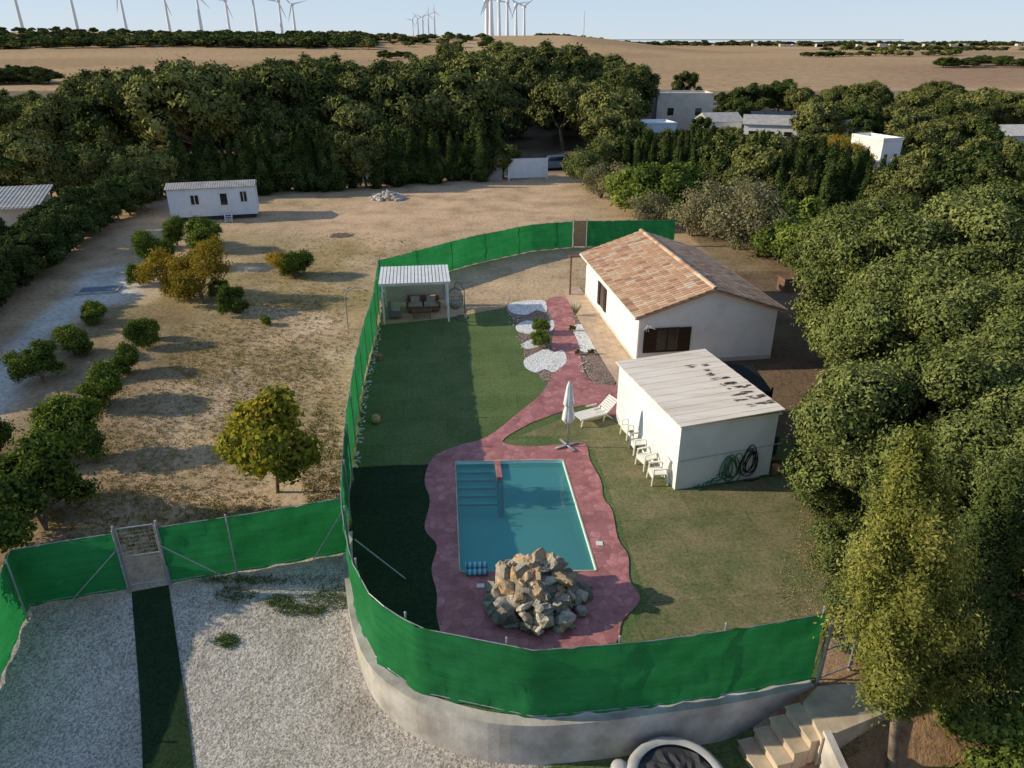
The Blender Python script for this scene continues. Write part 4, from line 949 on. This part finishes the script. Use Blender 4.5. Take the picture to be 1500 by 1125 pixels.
rl=[(880,80),(960,120),(975,100),(1045,100),(1060,128),(1110,115),(1165,118),(1190,135),(1210,118),(1280,120),(1300,140),(1340,118),(1400,118),(1420,132),(1460,128),(1500,136),(1700,130)]
def routl(u): return np.interp(u,[a for a,b in rl],[b for a,b in rl])
y=90.0
while y<200:
    x=-130.0
    while x<30:
        px=x+random.uniform(-2,2); py=y+random.uniform(-2,2); u,v=proj(px,py,0); z=float(hgt(px,py))
        ok=(u<948) and not(690<u<860 and py<104) and u>-380
        if u<140 and py>150: ok=random.random()<.15
        if ok:
            s=random.uniform(.7,1.55)
            s=min(s,(zat(py,outline(u)+random.uniform(-4,20))-z)/7.6); f=fit(px,py,3,7.5*s,.3)
            if s>.35 and f: put('olive_tree',random.choice(FO) if random.random()<.87 else random.choice(FD),px,py,max(.65,s)*f,parent=wood,sz=s*f)
        x+=5.9
    y+=5.9
for u in range(-200,745,13):
    vb=np.interp(u,[-200,0,240,560,740],[300,297,292,274,262])+random.uniform(-4,2); q=G(u+random.uniform(-5,5),vb); hh=random.uniform(.7,1.2)
    if 250<u and random.random()<.8: put('cypress',random.choice(FC),q[0],q[1],hh*1.3,parent=wood,sz=hh)
    else: put('tree',random.choice(FD+FO),q[0],q[1],hh*.7,parent=wood)
hedge=empty('boundary_hedge')
for t in np.linspace(0,1,30):
    for k in range(2):
        u=-160+(215+160)*t; v=np.interp(u,[-160,0,80,150,215],[590,440,385,340,305])
        q=G(u+random.uniform(-6,6)-14*k,v-14*k+random.uniform(-5,5)); put('hedge_shrub',random.choice(FD),q[0],q[1],random.uniform(.38,.52),parent=hedge,sz=random.uniform(.34,.5))
for i in range(30):
    u=random.uniform(-200,190); v0=np.interp(u,[-160,0,80,150,215],[590,440,385,340,305]); v=v0-random.uniform(25,90)
    if v<285 or (u<75 and v<370): continue
    q=G(u,v); put('hedge_shrub',random.choice(FD+FO+BB),q[0],q[1],random.uniform(.3,.5),parent=hedge)
def bush(name,mset,u,v,wpx,hf=1.0):
    q=G(u,v); d=q[1]*cT+14*sT; w=wpx*d/F; put(name,random.choice(mset),q[0],q[1]+w*.25,w/2.5,sz=w/2.5*hf)
for u,v,w in((52,568,74),(100,527,66),(137,477,48),(208,512,52),(185,552,56),(150,603,88),(100,684,112),(40,800,175),(215,395,58),(298,370,66),(255,362,48),(200,420,38),(340,465,52),(387,478,22),(-40,900,170),(-60,700,120),(232,385,44),(320,440,34),(10,760,110)): bush('citrus_bush',BU,u,v,w,random.uniform(.95,1.25))
for u,v,w in((245,440,74),(288,452,92),(300,395,50)): bush('autumn_bush',BY,u,v,w,1.1)
bush('orange_tree',BY,412,408,50); bush('orange_tree',BU,432,410,58); bush('orange_tree',BY,215,500,35)
q=G(408,722); put('walnut_tree',WAL,q[0]-.05,q[1],.84,ry=-.06,rz=2.2,sz=.92)
for u,v,s in((793,488,.36),(793,509,.4)):
    q=P(u,v); put('topiary_bush',BB[0],q[0],q[1],s*.75,z=.03)
mb=MB(); q=P(843,463)
for i in range(26):
    a=random.uniform(0,6.28); l=random.uniform(.4,.75); mb.cyl((q[0],q[1],.1),(q[0]+l*.6*math.cos(a),q[1]+l*.6*math.sin(a),.1+l),.035,.004,4)
mb.obj('agave_plant',['agave'])
for u,v,s in((838,485,.16),(866,520,.14),(846,520,.12)): q=P(u,v); put('small_shrub',BU[0],q[0],q[1],s,z=.03)
for u,v,s,m in((862,276,1.7,BO),(880,290,1.3,BG),(905,300,1.5,BG),(930,315,1.6,BB),(965,318,1.9,BB),(1000,322,1.8,BB),(1040,345,1.7,BG),(1075,365,2.0,BG),(1110,375,1.5,BG),(1010,345,1.4,BG),(1140,385,1.2,BB),(1170,400,1.4,BB),(1200,405,1.4,BB),(1170,375,1.6,BB),(950,335,1.2,BG),(1100,345,1.7,BG),(890,262,1.6,BO),(1240,400,1.6,BB)):
    q=G(u,v); put({id(BO):'olive_shrub',id(BG):'fig_tree',id(BB):'green_shrub'}[id(m)],random.choice(m),q[0],q[1],s*.88)
row=empty('cypress_row')
rowl=lambda u: np.interp(u,[880,930,1000,1100,1170,1300,1400,1500,1600],[195,190,170,182,205,225,205,215,215])
for u in np.arange(885,1560,14):
    for k in range(3):
        vb=np.interp(u,[885,1000,1150,1300,1550],[262,285,315,335,350])-k*16+random.uniform(-5,5); q=G(u+random.uniform(-8,8),vb); hh=random.uniform(.7,1.2)
        r=random.random(); con=r<.74; f=fit(q[0],q[1],1.3 if con else 2.5,(6 if con else 5.2)*hh,.35,rowl)
        if not f: continue
        if con: put('cypress',random.choice(FC),q[0],q[1],hh*1.15*max(f,.8),parent=row,sz=hh*f)
        else: put('tree',random.choice(FO+FD),q[0],q[1],hh*.7*f,parent=row)
vt=empty('village_trees')
for i in range(230):
    u=random.uniform(955,1650); v=random.uniform(150,265); q=G(u,v); s=random.uniform(.4,.95)
    f=fit(q[0],q[1],3*s,7.5*s,.3,routl)
    if f: put('tree',random.choice(FO+FO+FD+BB),q[0],q[1],s*max(f,.6),parent=vt,sz=s*f)
for u,v,s in((1000,152,1.2),(985,152,1.0),(1110,170,1.3),(1140,168,1.2),(1075,162,1.0),(1235,165,1.1),(1260,165,1.0),(1365,170,1.3),(1345,165,1.1),(1450,165,.9),(1480,168,.9),(1180,165,.8),(1300,165,.8),(1420,165,.7),(1520,168,1.0),(930,150,1.1),(925,170,1.2)):
    q=G(u,v); f=fit(q[0],q[1],3*s,7.5*s,.3,routl)
    if f: put('tree',random.choice(FO+FD),q[0],q[1],s*max(f,.7),parent=vt,sz=s*f)
for u,v in ((1215,262),(1240,258),(1195,258),(1225,250)): q=G(u,v); put('tree',random.choice(BG+BY),q[0],q[1],2.0,parent=vt)
sc=empty('distant_scrub')
def scrub(n,ur,yr,s0,s1,mm=None):
    for i in range(n):
        y=random.uniform(*yr); u=random.uniform(*ur); x=(u-750)/F*(y*cT+8*sT); put('scrub',random.choice(mm or SC),x,y,random.uniform(s0,s1)*1.6,parent=sc,sz=random.uniform(s0,s1)*.75)
scrub(700,(-180,545),(530,650),.6,1.25); scrub(60,(540,720),(560,680),.5,.9); scrub(90,(-150,330),(690,760),.5,.9)
scrub(420,(780,1650),(1300,1500),1.0,1.7); scrub(60,(1200,1600),(600,720),.5,.9); scrub(8,(560,600),(380,440),.5,.8,FD); scrub(60,(1380,1650),(310,350),.45,.75,FD); scrub(24,(-50,70),(215,240),.5,.9,FD)
scrub(30,(1150,1400),(440,470),.4,.7)
vb_=empty('distant_village')
mb=MB()
for i in range(20):
    u=random.choice([random.uniform(1290,1360),random.uniform(1050,1500)]); y=1290; x=(u-750)/F*y*1.0; mb.box((x,y,8.0),(random.uniform(5,12),8,random.uniform(4,6)))
mb.obj('houses',['haybuild'],vb_)
def weeds(name,pls,n,mat,sz_,hh):
    c=[]
    for i in range(n):
        u,v,ru,rv=random.choice(pls); a=random.uniform(0,6.28); r=math.sqrt(random.random()); x,y=G(u+ru*r*math.cos(a),v+rv*r*math.sin(a)); z=float(hgt(x,y))
        for k in range(6): c.append((x+random.gauss(0,.05),y+random.gauss(0,.05),z+random.uniform(.01,hh)))
    c=np.array(c); V,Q=leaves(c,R.normal(size=(len(c),3)),sz_,.35); me=quadmesh(name,V,Q,np.zeros(len(Q)),np.clip(R.normal(.5,.2,len(Q)),0,1),[mat]); o=bpy.data.objects.new(name,me); S.collection.objects.link(o)
weeds('weeds',[(470,885,45,16),(495,870,35,14),(345,872,30,12),(410,882,22,9),(332,940,18,10),(400,850,100,6),(350,850,70,6),(440,895,40,8)],1100,'citrus',.03,.06)
weeds('dry_grass',[(430,500,90,60),(420,600,90,90),(300,640,100,110),(250,760,180,50),(380,770,120,30),(470,680,30,80),(350,560,100,90),(200,640,60,100)],6500,'straws',.045,.06)
weeds('dry_weeds',[(430,430,110,40),(300,520,60,50),(200,760,140,50),(380,540,120,100),(500,370,120,30)],2200,'citrusy',.045,.07)
weeds('leaf_litter',[(1235,1060,70,50),(1180,860,40,70),(1190,780,25,60)],1100,'straws',.03,.03)
# ------------------------------------------------------------ light, sky, camera
w=bpy.data.worlds.new('World'); S.world=w; w.use_nodes=True; nt=w.node_tree; bg=nt.nodes['Background']
sk=nt.nodes.new('ShaderNodeTexSky'); sk.sky_type='NISHITA'; sk.sun_disc=False; sk.sun_elevation=math.radians(23); sk.sun_rotation=math.radians(-88); sk.altitude=50; sk.air_density=1; sk.dust_density=.3; sk.ozone_density=2
tc=nt.nodes.new('ShaderNodeTexCoord'); sp=nt.nodes.new('ShaderNodeSeparateXYZ'); nt.links.new(tc.outputs['Generated'],sp.inputs[0])
g=ramp(nt,sp.outputs[2],[(0,(.72,.84,.97)),(.06,(.6,.77,.98)),(.25,(.34,.48,.72)),(1,(.2,.31,.54))])
vm=nt.nodes.new('ShaderNodeVectorMath'); vm.operation='SCALE'; vm.inputs['Scale'].default_value=7.6; nt.links.new(g,vm.inputs[0])
nt.links.new(mixc(nt,.85,sk.outputs[0],vm.outputs[0]),bg.inputs[0]); bg.inputs[1].default_value=.118
sl_=bpy.data.lights.new('sun','SUN'); sl_.energy=5.0; sl_.angle=math.radians(.5); sl_.color=(1,.88,.67)
so=bpy.data.objects.new('sun',sl_); S.collection.objects.link(so); e=math.radians(23)
az=math.radians(-88); sd=Vector((math.sin(az)*math.cos(e),math.cos(az)*math.cos(e),math.sin(e))); so.rotation_euler=(-sd).to_track_quat('-Z','Y').to_euler()
cd=bpy.data.cameras.new('camera'); co_=bpy.data.objects.new('camera',cd); S.collection.objects.link(co_); co_.location=(0,0,H); co_.rotation_euler=(math.pi/2-TH,0,0)
cd.sensor_width=36; cd.lens=F/1500*36; cd.clip_end=12000; S.camera=co_
S.view_settings.view_transform='Standard'; S.view_settings.look='None'; S.view_settings.exposure=0
